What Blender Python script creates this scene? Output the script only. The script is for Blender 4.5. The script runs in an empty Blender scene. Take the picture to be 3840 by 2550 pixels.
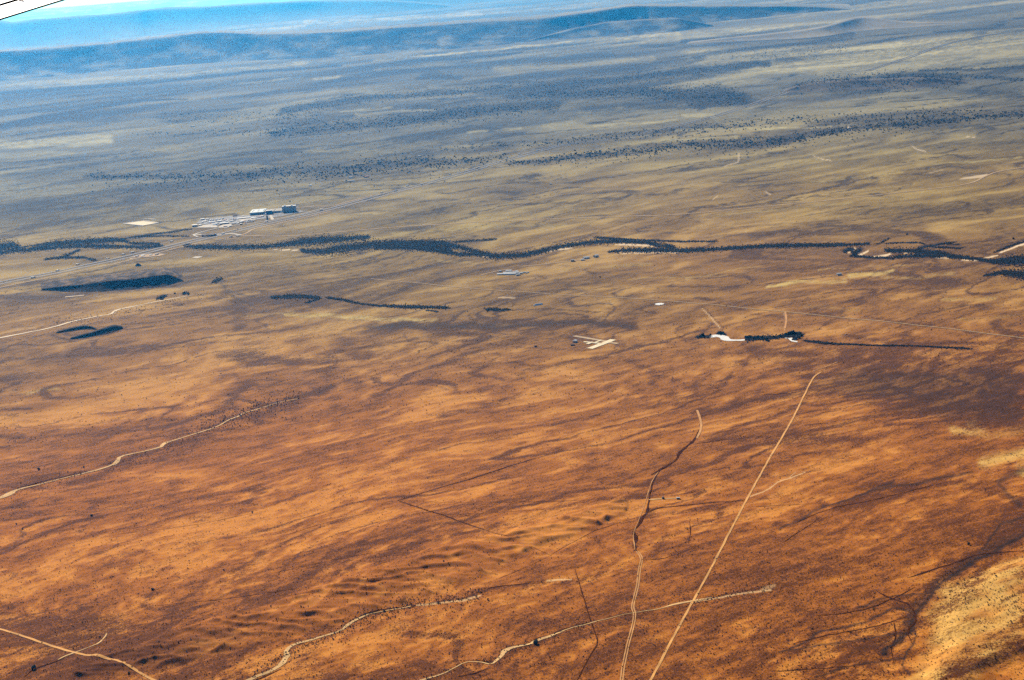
import bpy, math, random
import numpy as np
from mathutils import Matrix, Vector

random.seed(7)
rng = np.random.default_rng(11)
C = bpy.context.scene.collection
sc = bpy.context.scene

# ------------------------------------------------------------------ camera, light
H = 1000.0                    # height of the aircraft above the plain, metres
F = 6000.0                    # focal length in photograph pixels (3840 wide)
ROLL = math.radians(4.574)
PITCH = math.radians(13.17)
cam_d = bpy.data.cameras.new('camera')
cam = bpy.data.objects.new('camera', cam_d)
C.objects.link(cam)
cam_d.sensor_width = 36.0
cam_d.lens = F / 3840.0 * 36.0
cam_d.clip_start = 0.5
cam_d.clip_end = 600000.0
fw = Vector((0, math.cos(PITCH), -math.sin(PITCH)))
up = Vector((0, math.sin(PITCH), math.cos(PITCH)))
ex = Vector((1, 0, 0))
rx = ex * math.cos(ROLL) - up * math.sin(ROLL)
ry = ex * math.sin(ROLL) + up * math.cos(ROLL)
m = Matrix((rx, ry, -fw)).transposed().to_4x4()
m.translation = Vector((0, 0, H))
cam.matrix_world = m
sc.camera = cam

SUN_EL = math.radians(31)
SUN_AZ = math.radians(-20)    # left of straight ahead (+Y)
w = bpy.data.worlds.new("World")
sc.world = w
w.use_nodes = True
w.cycles.sampling_method = 'NONE'
nt = w.node_tree
sky = nt.nodes.new('ShaderNodeTexSky')
sky.sky_type = 'NISHITA'
sky.sun_disc = False
sky.sun_elevation = SUN_EL
sky.sun_rotation = SUN_AZ
sky.altitude = 4000
sky.ozone_density = 4.0
sky.dust_density = 0.0
nt.nodes['Background'].inputs['Strength'].default_value = 0.05
nt.links.new(sky.outputs[0], nt.nodes['Background'].inputs[0])
sd = bpy.data.lights.new('sun', 'SUN')
sd.energy = 4.6
sd.angle = math.radians(0.5)
sd.color = (1.0, 0.93, 0.82)
so = bpy.data.objects.new('sun', sd)
C.objects.link(so)
sv = Vector((math.sin(SUN_AZ) * math.cos(SUN_EL), math.cos(SUN_AZ) * math.cos(SUN_EL), math.sin(SUN_EL)))
so.rotation_euler = sv.to_track_quat('Z', 'Y').to_euler()
so.location = (0, 0, 1500)
vs = sc.view_settings
vs.view_transform = 'Standard'
vs.look = 'None'
vs.gamma = 1
vs.exposure = 0.76
vs.use_curve_mapping = False
sc.cycles.use_denoising = False
sc.cycles.max_bounces = 4
sc.cycles.volume_bounces = 0

HAZE_DENSITY = 1.9e-5
HAZE_COLOR = (0.035, 0.41, 1.0)

# ------------------------------------------------------------------ helpers
cr, sr, cp, sp = math.cos(ROLL), math.sin(ROLL), math.cos(PITCH), math.sin(PITCH)


def ray(px, py):
    a, b = px - 1920.0, py - 1275.0
    u, v = a * cr - b * sr, a * sr + b * cr
    return u, F * cp - v * sp, -F * sp - v * cp


def g(px, py):
    """Point of the plain (z = 0) where something in the photograph stands."""
    dx, dy, dz = ray(px, py)
    k = H / -dz
    return dx * k, dy * k


def to_px(x, y):
    f_ = y * cp + H * sp
    u = F * x / f_
    v = -F * (y * sp - H * cp) / f_
    return u * cr + v * sr + 1920.0, -u * sr + v * cr + 1275.0


def hash01(ix, iy, seed):
    h = (ix.astype(np.uint32) * np.uint32(374761393) + iy.astype(np.uint32) * np.uint32(668265263)
         + np.uint32((seed * 2246822519) & 0xffffffff))
    h = (h ^ (h >> np.uint32(13))) * np.uint32(1274126177)
    h ^= h >> np.uint32(16)
    return h


def noise(x, y, seed=0):
    """Gradient noise, about -1..1."""
    xf, yf = np.floor(x), np.floor(y)
    xi, yi = xf.astype(np.int64), yf.astype(np.int64)
    fx, fy = (x - xf).astype(np.float32), (y - yf).astype(np.float32)
    sx = fx * fx * fx * (fx * (fx * 6 - 15) + 10)
    sy = fy * fy * fy * (fy * (fy * 6 - 15) + 10)

    def gr(dx, dy):
        h = hash01(xi + dx, yi + dy, seed)
        an = (h & np.uint32(1023)).astype(np.float32) * np.float32(2 * np.pi / 1024)
        return np.cos(an) * (fx - dx) + np.sin(an) * (fy - dy)
    a = gr(0, 0)
    a += (gr(1, 0) - a) * sx
    b = gr(0, 1)
    b += (gr(1, 1) - b) * sx
    return (a + (b - a) * sy) * 1.5


def sstep(a, b, x):
    t = np.clip((x - a) / (b - a), 0, 1)
    return t * t * (3 - 2 * t)


def tagk(o, label=None, cat=None, group=None, kind=None):
    if label: o['label'] = label
    if cat: o['category'] = cat
    if group: o['group'] = group
    if kind: o['kind'] = kind
    return o


def mesh_obj(name, verts, faces, mat, parent=None, smooth=False, link=True):
    me = bpy.data.meshes.new(name)
    me.from_pydata([tuple(map(float, v)) for v in verts], [], faces)
    me.materials.append(mat)
    if smooth:
        me.polygons.foreach_set('use_smooth', [True] * len(me.polygons))
    me.update()
    o = bpy.data.objects.new(name, me)
    if link:
        C.objects.link(o)
    if parent is not None:
        o.parent = parent
    return o


def fast_mesh(name, co, quads, mat, smooth=True, tris=False):
    n = 3 if tris else 4
    me = bpy.data.meshes.new(name)
    me.vertices.add(len(co))
    me.vertices.foreach_set('co', np.ascontiguousarray(co, dtype=np.float32).ravel())
    q = np.ascontiguousarray(quads, dtype=np.int32)
    me.loops.add(q.size)
    me.loops.foreach_set('vertex_index', q.ravel())
    me.polygons.add(len(q))
    me.polygons.foreach_set('loop_start', np.arange(0, q.size, n, dtype=np.int32))
    me.polygons.foreach_set('loop_total', np.full(len(q), n, dtype=np.int32))
    me.update(calc_edges=True)
    me.polygons.foreach_set('use_smooth', np.full(len(q), smooth, dtype=bool))
    me.materials.append(mat)
    o = bpy.data.objects.new(name, me)
    C.objects.link(o)
    return o


def empty(name, loc, rz=0.0):
    o = bpy.data.objects.new(name, None)
    C.objects.link(o)
    o.location = loc
    o.rotation_euler = (0, 0, rz)
    o.empty_display_size = 2
    return o


# ------------------------------------------------------------------ materials
def mat_plain(name, col, rough=0.8, var=0.0, scale=0.3, metal=0.0, spec=0.2):
    mt = bpy.data.materials.new(name)
    mt.use_nodes = True
    n = mt.node_tree
    b = n.nodes['Principled BSDF']
    b.inputs['Roughness'].default_value = rough
    b.inputs['Metallic'].default_value = metal
    b.inputs['Specular IOR Level'].default_value = spec
    if var:
        geo = n.nodes.new('ShaderNodeNewGeometry')
        nz = n.nodes.new('ShaderNodeTexNoise')
        nz.inputs['Scale'].default_value = scale
        nz.inputs['Detail'].default_value = 4
        n.links.new(geo.outputs['Position'], nz.inputs['Vector'])
        cr_ = n.nodes.new('ShaderNodeValToRGB')
        cr_.color_ramp.elements[0].position = 0.3
        cr_.color_ramp.elements[1].position = 0.7
        cr_.color_ramp.elements[0].color = tuple(c * (1 - var) for c in col) + (1,)
        cr_.color_ramp.elements[1].color = tuple(min(1, c * (1 + var)) for c in col) + (1,)
        n.links.new(nz.outputs['Fac'], cr_.inputs[0])
        n.links.new(cr_.outputs[0], b.inputs['Base Color'])
    else:
        b.inputs['Base Color'].default_value = tuple(col) + (1,)
    return mt


M = {}
M['asphalt'] = mat_plain('asphalt', (0.115, 0.105, 0.10), 0.85, 0.15, 0.02)
M['lot'] = mat_plain('lot_asphalt', (0.16, 0.15, 0.14), 0.85, 0.3, 0.06)
M['concrete'] = mat_plain('concrete', (0.42, 0.36, 0.27), 0.85, 0.22, 0.08)
M['dirt'] = mat_plain('packed_dirt', (0.60, 0.29, 0.07), 0.95, 0.25, 0.03)
M['dirt_far'] = mat_plain('packed_pale_dirt', (0.42, 0.28, 0.14), 0.95, 0.12, 0.02)
M['track'] = mat_plain('worn_track', (0.50, 0.24, 0.07), 0.95, 0.2, 0.05)
M['sand'] = mat_plain('stream_sand', (0.56, 0.33, 0.12), 0.95, 0.3, 0.04)
M['sand_pale'] = mat_plain('pale_river_sand', (0.72, 0.56, 0.36), 0.95, 0.15, 0.02)
M['runway'] = mat_plain('runway_gravel', (0.72, 0.60, 0.38), 0.95, 0.08, 0.03)
M['runway_old'] = mat_plain('old_runway', (0.42, 0.29, 0.16), 0.95, 0.2, 0.03)
M['pond_sheen'] = mat_plain('water_painted_sky_sheen', (0.70, 0.68, 0.62), 0.5, 0.12, 0.06, spec=0.4)  # bright sky reflection on the water painted as a pale base colour
M['white'] = mat_plain('white_paint', (0.56, 0.57, 0.56), 0.5)
M['white_metal'] = mat_plain('white_metal_roof', (0.50, 0.52, 0.52), 0.6, 0.15, 0.08, spec=0.2)
M['pale_roof'] = mat_plain('pale_membrane_roof', (0.40, 0.46, 0.46), 0.7, 0.12, 0.05)
M['gravel_roof'] = mat_plain('gravel_roof', (0.33, 0.29, 0.22), 0.9, 0.25, 0.08)
M['hotel_wall'] = mat_plain('hotel_wall', (0.66, 0.74, 0.78), 0.6, 0.05, 0.1)
M['silver'] = mat_plain('galvanised_steel', (0.62, 0.64, 0.66), 0.35, 0.08, 0.3, metal=0.6)
M['tan_wall'] = mat_plain('tan_stucco', (0.42, 0.34, 0.26), 0.9, 0.08, 0.1)
M['blue_wall'] = mat_plain('blue_grey_panel', (0.46, 0.56, 0.62), 0.6, 0.08, 0.1)
M['glass'] = mat_plain('dark_glass', (0.05, 0.09, 0.13), 0.15, spec=0.5)
M['dark'] = mat_plain('dark_cladding', (0.04, 0.04, 0.045), 0.7)
M['rubber'] = mat_plain('tyre_rubber', (0.02, 0.02, 0.02), 0.9)
M['red'] = mat_plain('red_paint', (0.45, 0.06, 0.04), 0.5)
M['blue'] = mat_plain('blue_paint', (0.05, 0.09, 0.25), 0.5)
M['grey'] = mat_plain('grey_paint', (0.30, 0.31, 0.32), 0.5)
M['brown'] = mat_plain('brown_cladding', (0.10, 0.055, 0.035), 0.8)
M['rust_roof'] = mat_plain('rust_roof', (0.48, 0.22, 0.10), 0.8)
M['juniper'] = mat_plain('juniper_needles', (0.012, 0.015, 0.010), 0.95, 0.4, 0.6)
M['bosque'] = mat_plain('tamarisk_twigs', (0.006, 0.004, 0.003), 0.95, 0.4, 0.2)
M['scrub'] = mat_plain('scrub_twigs', (0.040, 0.020, 0.010), 0.95, 0.4, 0.6)
M['bark'] = mat_plain('bark', (0.09, 0.06, 0.04), 0.95)
M['rock'] = mat_plain('dark_basalt', (0.040, 0.030, 0.024), 0.95, 0.45, 0.03)


# ------------------------------------------------------------------ the plain: one sheet, finer towards the aircraft
ds, dt = 0.00080, 0.00060
s_core = np.arange(-0.40, 0.4001, ds)
s_out = np.geomspace(0.40, 4.0, 26)[1:]
S = np.concatenate([-s_out[::-1], s_core, s_out])
t_core = np.arange(0.0040, 0.56, dt)
t_near = np.geomspace(0.56, 6.0, 24)[1:]
T = np.concatenate([t_core, t_near])
Y1 = H / T
X = S[None, :] * Y1[:, None]
Y = np.repeat(Y1[:, None], len(S), 1)
PX, PY = to_px(X, Y)
NR, NC = X.shape
DY = np.repeat(np.maximum(Y1 * Y1 / H * dt, Y1 * ds)[:, None], NC, 1)

WN1 = noise(PX / 120, PY / 40, 1)
WN2 = noise(PX / 34, PY / 12, 2)
WN3 = noise(PX / 120, PY / 40, 3)
WN4 = noise(PX / 30, PY / 11, 4)
WX = WN1 * 26 + WN2 * 9
WY = WN3 * 7 + WN4 * 3.2


def masked(pts, pad):
    xs = [p[0] for p in pts]
    ys = [p[1] for p in pts]
    return np.nonzero((PX > min(xs) - pad) & (PX < max(xs) + pad) & (PY > min(ys) - pad) & (PY < max(ys) + pad))


def stroke(mask, pts, wd=6.0, a=1.0, soft=0.6, rough=1.0, add=False):
    """Lay a band of cover along a line surveyed from the photograph."""
    pts = [(p[0], p[1], p[2] if len(p) > 2 else wd) for p in pts]
    wm = max(p[2] for p in pts)
    idx = masked(pts, wm + 40 * rough + 3)
    if not len(idx[0]):
        return
    qx = PX[idx] + WX[idx] * rough
    qy = PY[idx] + WY[idx] * rough
    best = np.full(qx.shape, 9.0)
    for (x0, y0, w0), (x1, y1, w1) in zip(pts[:-1], pts[1:]):
        dx, dy = x1 - x0, y1 - y0
        L2 = dx * dx + dy * dy + 1e-9
        k = np.clip(((qx - x0) * dx + (qy - y0) * dy) / L2, 0, 1)
        d = np.hypot(qx - x0 - k * dx, qy - y0 - k * dy)
        best = np.minimum(best, d / (w0 + (w1 - w0) * k))
    f = sstep(0, 1, np.clip((1 - best) / soft, 0, 1)) * a
    if add:
        mask[idx] += f
    else:
        mask[idx] = np.maximum(mask[idx], f)


def area(mask, pts, a=1.0, soft=12.0, rough=1.0, add=False):
    idx = masked(pts, soft + 40 * rough)
    if not len(idx[0]):
        return
    qx = PX[idx] + WX[idx] * rough
    qy = PY[idx] + WY[idx] * rough
    ins = np.zeros(qx.shape, bool)
    dist = np.full(qx.shape, 1e9)
    n = len(pts)
    for i in range(n):
        x0, y0 = pts[i]
        x1, y1 = pts[(i + 1) % n]
        c = ((y0 > qy) != (y1 > qy)) & (qx < (x1 - x0) * (qy - y0) / (y1 - y0 + 1e-9) + x0)
        ins ^= c
        dx, dy = x1 - x0, y1 - y0
        k = np.clip(((qx - x0) * dx + (qy - y0) * dy) / (dx * dx + dy * dy + 1e-9), 0, 1)
        dist = np.minimum(dist, np.hypot(qx - x0 - k * dx, (qy - y0 - k * dy) * 1.6))
    sd_ = np.where(ins, dist, -dist)
    f = sstep(-soft, soft, sd_) * a
    if add:
        mask[idx] += f
    else:
        mask[idx] = np.maximum(mask[idx], f)


OVS = 3840 / 2361.0


def ov(*pts):
    return [(p[0] * OVS, p[1] * OVS) + tuple(q * OVS for q in p[2:]) for p in pts]


# ---- wind-combed streaks of the range land (ground coordinates, combed along 58 degrees)
ST = math.radians(58)
A = X * math.sin(ST) + Y * math.cos(ST)
B = X * math.cos(ST) - Y * math.sin(ST)
dwx = noise(X / 1500, Y / 1500, 21) * 260 + noise(X / 380, Y / 380, 22) * 70
A2 = A + dwx * 0.5
B2 = B + dwx + noise(X / 120, Y / 120, 23) * 14
N = np.zeros_like(X)
tot = 0
for i, (lam, k, am) in enumerate([(5200, 2.5, .30), (2300, 3, .38), (1050, 3.2, .6), (480, 3.2, .7), (230, 3, .8), (110, 2.6, .85), (52, 2.3, .85), (26, 2, .85), (13, 1.6, .8)]):
    fade = np.clip(lam / (DY * 2.2) - 0.4, 0, 1)
    N += am * fade * noise(A2 / (lam * k), B2 / lam, 40 + i)
streak = N / 1.42                                   # roughly -1..1

# ---- vein-like drainage lines
V = np.zeros_like(X)
wv = noise(X / 140, Y / 140, 61) * 20 + noise(X / 45, Y / 45, 62) * 9 + noise(X / 18, Y / 18, 63) * 4
for i, (lam, k, am, wdt) in enumerate([(1500, 3.0, .8, .028), (800, 3.0, .85, .036), (430, 3.0, .9, .046), (230, 2.8, .85, .058), (120, 2.6, .75, .075)]):
    fade = np.clip(lam / (DY * 5.0) - 0.4, 0, 1)
    r = np.abs(noise((A2 + wv) / (lam * k) + 7.3, (B2 + wv) / lam, 50 + i))
    gate = sstep(-.25, .55, noise(A / 1000, B / 360, 70 + i))
    wd_ = np.maximum(wdt, DY * .55 / lam)
    V = np.maximum(V, am * fade * gate * sstep(1, .15, r / wd_))

scrub = np.zeros_like(X)
black = np.zeros_like(X)
pale = np.zeros_like(X)
gold = np.zeros_like(X)
dune = np.zeros_like(X)

area(gold, ov((1560, 130), (2000, 112), (2361, 88), (2361, 150), (2150, 165), (1900, 175), (1650, 160)), .45, 16, .5)
for pts, a in [(ov((640, 290), (1000, 262), (1300, 232), (1500, 205), (1480, 225), (1250, 262), (960, 292), (700, 305)), .55), (ov((1180, 245), (1400, 222), (1600, 212), (1760, 225), (1640, 240), (1400, 255)), .55),
               (ov((780, 250), (1080, 228), (1300, 196), (1600, 165), (1660, 172), (1340, 222), (1000, 250)), .45), (ov((1790, 205), (1900, 188), (2080, 172), (2240, 188), (2150, 205), (1900, 215)), .55),
               (ov((-20, 215), (180, 208), (420, 192), (560, 188), (430, 215), (200, 250), (-20, 272)), .55), (ov((-20, 285), (120, 262), (320, 240), (420, 238), (250, 268), (-20, 300)), .5),
               (ov((380, 392), (700, 380), (1000, 365), (1150, 372), (900, 400), (600, 420), (400, 412)), .5), (ov((1150, 330), (1700, 318), (2300, 262), (2361, 258), (2361, 280), (1900, 335), (1300, 362)), .35),
               (ov((600, 372), (900, 345), (1300, 318), (1500, 322), (1100, 352), (700, 385)), .3)]:
    area(scrub, pts, a, 18, 1.4)
    area(black, pts, a * .38, 18, 1.6)
# near and middle dark ground
for pts, wd, a in [
    (ov((850, 747), (1000, 748), (1150, 749), (1330, 742), (1470, 748)), 17, .75),
    (ov((1330, 775), (1430, 790), (1500, 800)), 14, .5),
    (ov((500, 690), (600, 690), (700, 690), (760, 700)), 22, .6),
    (ov((520, 650), (515, 690), (560, 720), (540, 760)), 24, .5),
    (ov((560, 860), (500, 870), (640, 820)), 7, .5),
    (ov((1620, 945), (1720, 925), (1850, 905), (1990, 900)), 15, .7),
    (ov((1000, 960), (1150, 930), (1300, 880), (1420, 830), (1450, 800)), 12, .5),
    (ov((1700, 870), (1560, 925), (1480, 945)), 9, .4),
    (ov((640, 935), (700, 915), (780, 885), (830, 870)), 14, .6),
    (ov((270, 995), (330, 975), (360, 950), (340, 985)), 10, .5),
    (ov((0, 1010), (160, 985), (330, 945), (420, 930)), 8, .4),
    (ov((0, 835), (200, 815), (480, 790), (640, 770)), 6, .35),
    (ov((850, 1290), (1000, 1240), (1150, 1215), (1300, 1165), (1480, 1140)), 11, .55),
    (ov((560, 1395), (700, 1340), (850, 1290)), 9, .4),
    (ov((1480, 1300), (1380, 1320), (1290, 1340), (1200, 1350)), 11, .45),
    (ov((2361, 1185), (2250, 1235), (2330, 1195)), 24, .6),
    (ov((2361, 1215), (2270, 1255), (2200, 1305), (2140, 1350), (2110, 1395), (2080, 1450), (2040, 1500)), 26, .95),
    (ov((2060, 1370), (2100, 1400), (2050, 1440), (1980, 1470), (1880, 1490)), 16, .7), (ov((2361, 1330), (2345, 1400), (2361, 1440)), 8, .3),
    (ov((2040, 1500), (2030, 1530), (2060, 1568)), 16, .5), (ov((1920, 1400), (2040, 1390), (2110, 1350)), 10, .5),
    (ov((1930, 1170), (2080, 1125), (2200, 1110), (2361, 1150)), 16, .6),
    (ov((1760, 1220), (1850, 1180), (1960, 1145), (2060, 1110)), 10, .5),
    (ov((1900, 1470), (2060, 1430), (2120, 1390)), 13, .6),
    (ov((1820, 1500), (1980, 1475), (2080, 1462)), 7, .55),
    (ov((1900, 1530), (2010, 1510), (2140, 1500)), 9, .5),
    (ov((2100, 1540), (2000, 1545), (1880, 1560)), 12, .5),
    (ov((2361, 1490), (2290, 1520), (2210, 1555), (2150, 1600)), 30, .9),
    (ov((1480, 1500), (1400, 1440), (1300, 1400)), 6, .2),
    (ov((250, 1505), (420, 1480), (560, 1440)), 12, .45),
    (ov((100, 1540), (300, 1520), (420, 1510)), 14, .4),
    (ov((830, 1250), (850, 1252)), 8, .7), (ov((1610, 945), (1500, 1000), (1400, 1060)), 5, .3),
    (ov((0, 940), (60, 945)), 6, .6), (ov((0, 955), (30, 957)), 5, .7),
    (ov((1560, 875), (1500, 860), (1440, 820)), 10, .4),
    (ov((1780, 825), (1900, 840), (2060, 870)), 16, .6), (ov((2000, 870), (2150, 930), (2361, 950)), 26, .4),
    (ov((2361, 800), (2250, 790), (2100, 795), (1950, 770)), 9, .6),
    (ov((2361, 790), (2200, 755), (2000, 735), (1870, 725)), 7, .5),
    (ov((1600, 690), (1680, 690)), 3, .6), (ov((1740, 720), (1820, 726)), 4, .6),
    # distance
    (ov((0, 545), (60, 540), (170, 520), (430, 500)), 13, .5), (ov((0, 505), (200, 495), (380, 480)), 14, .45),
    (ov((0, 470), (240, 440), (430, 420)), 10, .4), (ov((0, 400), (200, 400), (520, 395)), 9, .45),
    (ov((0, 372), (240, 358), (500, 345)), 5, .5), (ov((480, 355), (700, 335), (830, 330), (1020, 320)), 7, .45),
    (ov((840, 320), (1000, 318), (1100, 325), (1290, 305)), 6, .3),
    (ov((970, 178), (1040, 178)), 11, .75), (ov((900, 195), (1000, 200)), 6, .5),
    (ov((940, 465), (990, 463), (1070, 458)), 5, .55), (ov((1140, 448), (1195, 446)), 4, .75),
    (ov((1180, 476), (1240, 472), (1350, 465), (1450, 455), (1600, 440)), 5, .7),
    (ov((1600, 440), (1900, 420), (2361, 395)), 6, .4), (ov((900, 490), (950, 495), (1030, 490)), 4, .5),
    (ov((780, 500), (860, 497)), 4, .5), (ov((760, 485), (830, 483)), 4, .4),
    (ov((1985, 240), (2020, 238)), 5, .8), (ov((1215, 410), (1248, 408)), 6, .95), (ov((1200, 415), (1240, 412)), 3, .8),
    (ov((1280, 415), (1318, 410)), 2.5, .6), (ov((1640, 545), (1750, 540), (1950, 530)), 5, .5),
    (ov((1440, 540), (1600, 535), (1750, 520), (1900, 515)), 4, .4),
    (ov((1600, 480), (1800, 465), (1900, 455), (1960, 450)), 2.5, .7),
    (ov((2100, 395), (2200, 390), (2361, 375)), 4, .4),
    (ov((2060, 205), (2361, 220)), 10, .3), (ov((1850, 320), (2000, 290), (2361, 265)), 12, .3),
    (ov((1990, 345), (2361, 330)), 8, .25), (ov((1900, 490), (2361, 470)), 8, .2),
]:
    stroke(scrub, pts, wd * OVS, a, soft=.9, rough=1.6)
# broad dark regions
area(scrub, ov((1700, 795), (1850, 805), (2361, 800), (2361, 985), (2230, 975), (2050, 940), (1880, 905), (1800, 850)), .72, 60, 2)
area(black, ov((1980, 850), (2361, 840), (2361, 975), (2200, 960), (2040, 925), (1880, 880)), .52, 70, 2)
area(scrub, ov((1180, 1420), (1480, 1400), (1900, 1440), (2080, 1480), (2050, 1568), (1100, 1568)), .28, 70, 2)
area(scrub, ov((0, 1380), (250, 1440), (560, 1480), (700, 1600), (-50, 1600), (-50, 1400)), .58, 110, 2)  # dark reddish soil plus lens vignette, both painted into the ground colour
area(scrub, ov((0, 390), (500, 350), (1250, 330), (1100, 400), (700, 470), (0, 560)), .42, 40, 2)
area(scrub, ov((0, 480), (300, 470), (420, 500), (300, 530), (0, 545)), .35, 30, 2)
area(scrub, ov((-40, 450), (250, 440), (620, 440), (560, 480), (380, 520), (-40, 545)), .5, 40, 2)
area(black, ov((-40, 470), (200, 462), (420, 470), (300, 510), (-40, 535)), .28, 40, 2)
area(scrub, ov((420, 335), (900, 330), (1200, 335), (1000, 370), (640, 410), (420, 420)), .35, 30, 2)
area(black, ov((700, 380), (1000, 365), (1120, 375), (900, 405), (640, 420), (380, 420)), .22, 24, 2)
area(scrub, ov((60, 650), (260, 640), (420, 610), (520, 640), (430, 660), (200, 690), (0, 700)), .45, 24, 1)
area(scrub, ov((190, 585), (330, 590), (480, 610), (400, 625), (260, 625), (150, 640)), .35, 14, 1)
area(scrub, ov((480, 620), (850, 660), (950, 760), (800, 900), (560, 800)), .22, 60, 2)
area(scrub, ov((1900, 1090), (2361, 1090), (2361, 1260), (2200, 1300), (2000, 1230)), .10, 60, 2)
area(scrub, ov((-50, 1490), (500, 1500), (1100, 1530), (1100, 1640), (-50, 1640)), .40, 90, 2)  # lens vignette along the bottom edge, painted as darker ground
for pts, a in [([(150, 1089, 5), (244, 1096, 7), (380, 1094, 5), (518, 1086, 6), (640, 1070, 7), (720, 1056, 5)], .7), ([(190, 1256, 3), (260, 1277, 6), (335, 1269, 5), (430, 1247, 4), (475, 1230, 4)], .6), ([(210, 1058, 2), (305, 1042, 3), (396, 1028, 3), (470, 1018, 3), (525, 1012, 2)], .9), ([(500, 1020, 2), (560, 1012, 2), (610, 1006, 2)], .8), ([(250, 1066, 3), (320, 1058, 3), (420, 1040, 3)], .6), ([(0, 1115, 10), (100, 1118, 14), (190, 1115, 10)], .7), ([(250, 1100, 5), (300, 1112, 4), (380, 1104, 3)], .5), ([(395, 990, 4), (520, 986, 3), (590, 985, 2)], .7), ([(590, 1000, 4), (700, 995, 5), (760, 1008, 4)], .5), ([(190, 1027, 5), (215, 1026, 4)], .8), ([(370, 1000, 3), (425, 998, 3)], .7), ([(600, 985, 3), (660, 980, 3)], .5)]:
    stroke(scrub, pts, 3, a, soft=.6, rough=.3)
for pts, wd, a in [(ov((2361, 1225), (2270, 1262), (2200, 1312), (2140, 1358), (2110, 1400), (2085, 1445)), 18, .50), (ov((2361, 1185), (2300, 1215), (2361, 1205)), 14, .25),
                   (ov((2085, 1445), (2040, 1480), (1960, 1500)), 9, .25), (ov((2361, 1500), (2290, 1525), (2210, 1560)), 20, .35), (ov((860, 748), (1150, 750), (1330, 745), (1460, 750)), 11, .45),
                   (ov((2110, 1395), (2060, 1370), (1990, 1400)), 6, .25), (ov((1640, 942), (1850, 906)), 6, .2), (ov((700, 912), (780, 886)), 7, .2)]:
    stroke(black, pts, wd * OVS, a, soft=.95, rough=1.2)
# far slopes and bands
for pts, a in [
    ([(0, 350, 12), (271, 330, 11), (542, 311, 9), (922, 270, 8), (1100, 258, 7), (1280, 246, 5)], .95),
    ([(1480, 234, 4), (1700, 222, 8), (1850, 208, 7), (1960, 198, 4)], .9),
    ([(0, 470, 13), (120, 445, 14), (271, 418, 14), (400, 395, 12), (542, 376, 8), (700, 372, 4)], .85),
    ([(0, 400, 26), (300, 370, 22), (600, 345, 14)], .5),
    ([(450, 345, 14), (700, 325, 16), (922, 302, 10), (1050, 290, 5)], .6),
    ([(2560, 160, 14), (2800, 152, 14), (3000, 140, 14), (3200, 130, 14)], .6),
    ([(3500, 122, 5), (3600, 115, 8), (3840, 100, 9)], .6),
    ([(1280, 330, 20), (1700, 310, 14), (2100, 280, 14)], .3),
    ([(2400, 175, 6), (2560, 175, 10), (2800, 165, 6)], .5),
    ([(1280, 290, 10), (1500, 260, 12), (1900, 235, 14), (2300, 205, 10)], .4),
]:
    stroke(scrub, pts, 8, a, soft=.7, rough=.35)
    if a > .8:
        stroke(black, [(p[0], p[1], p[2] * .8) for p in pts], 8, .75, soft=.8, rough=.35)

# juniper belts (position, half width, number of trees)
BELTS = [
    ('nearest', [(325, 655, 14), (600, 660, 16), (900, 655, 18), (1100, 645, 28), (1280, 640, 30), (1420, 617, 30), (1500, 612, 28), (1660, 607, 22), (1822, 596, 12), (1900, 585, 8)], 1150, .65),
    ('nearest', [(325, 690, 30), (700, 690, 40), (1100, 670, 60), (1500, 630, 60), (1860, 600, 40)], 300, .12),
    ('beyond', [(1655, 565, 5), (1844, 545, 9), (2000, 540, 10), (2200, 522, 16), (2400, 505, 18), (2560, 490, 20), (2777, 470, 24), (2994, 447, 18), (3100, 455, 22), (3454, 430, 22), (3700, 425, 18)], 1000, .3),
    ('scarp', [(1900, 615, 10), (2050, 605, 13), (2200, 585, 20), (2400, 572, 16), (2560, 547, 18), (2777, 540, 22), (2950, 530, 22), (3100, 500, 18), (3210, 485, 14), (3454, 462, 20), (3650, 445, 12), (3840, 425, 14)], 1900, .6),
    ('scarp', [(2100, 620, 16), (2560, 590, 30), (2777, 570, 34), (3100, 530, 30), (3454, 480, 30)], 160, 0),
    ('far', [(1000, 500, 12), (1280, 470, 26), (1450, 455, 26), (1605, 440, 28), (1800, 415, 28), (1985, 405, 24), (2100, 395, 20)], 1500, .75),
    ('far', [(1050, 420, 20), (1280, 380, 20), (1500, 360, 16), (1768, 338, 18), (2093, 318, 24), (2300, 300, 20), (2560, 268, 20), (2700, 255, 18), (2885, 238, 14)], 1700, .75),
    ('far', [(1900, 372, 10), (2039, 352, 14), (2200, 350, 18), (2400, 345, 26), (2560, 355, 44), (2700, 360, 44), (2800, 375, 26)], 1500, .7),
    ('hill', [(2985, 330, 20), (3102, 314, 28), (3250, 308, 32), (3373, 302, 34), (3500, 297, 30), (3600, 300, 18)], 1500, .85),
    ('far', [(3500, 272, 6), (3840, 300, 10)], 120, .3),
    ('far', [(3450, 264, 5), (3600, 258, 5), (3840, 249, 6)], 60, .7),
    ('far', [(2700, 200, 36), (3000, 190, 36), (3200, 170, 28)], 450, .1),
    ('far', [(600, 430, 25), (900, 440, 25), (1200, 440, 30)], 400, .2),
    ('far', [(1150, 485, 18), (500, 500, 14)], 160, .15),
]
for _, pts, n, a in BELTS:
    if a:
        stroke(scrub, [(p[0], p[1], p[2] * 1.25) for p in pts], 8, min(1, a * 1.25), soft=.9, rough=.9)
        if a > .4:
            stroke(black, [(p[0], p[1], p[2] * .9) for p in pts], 8, a * .55, soft=.95, rough=.9)

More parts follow.
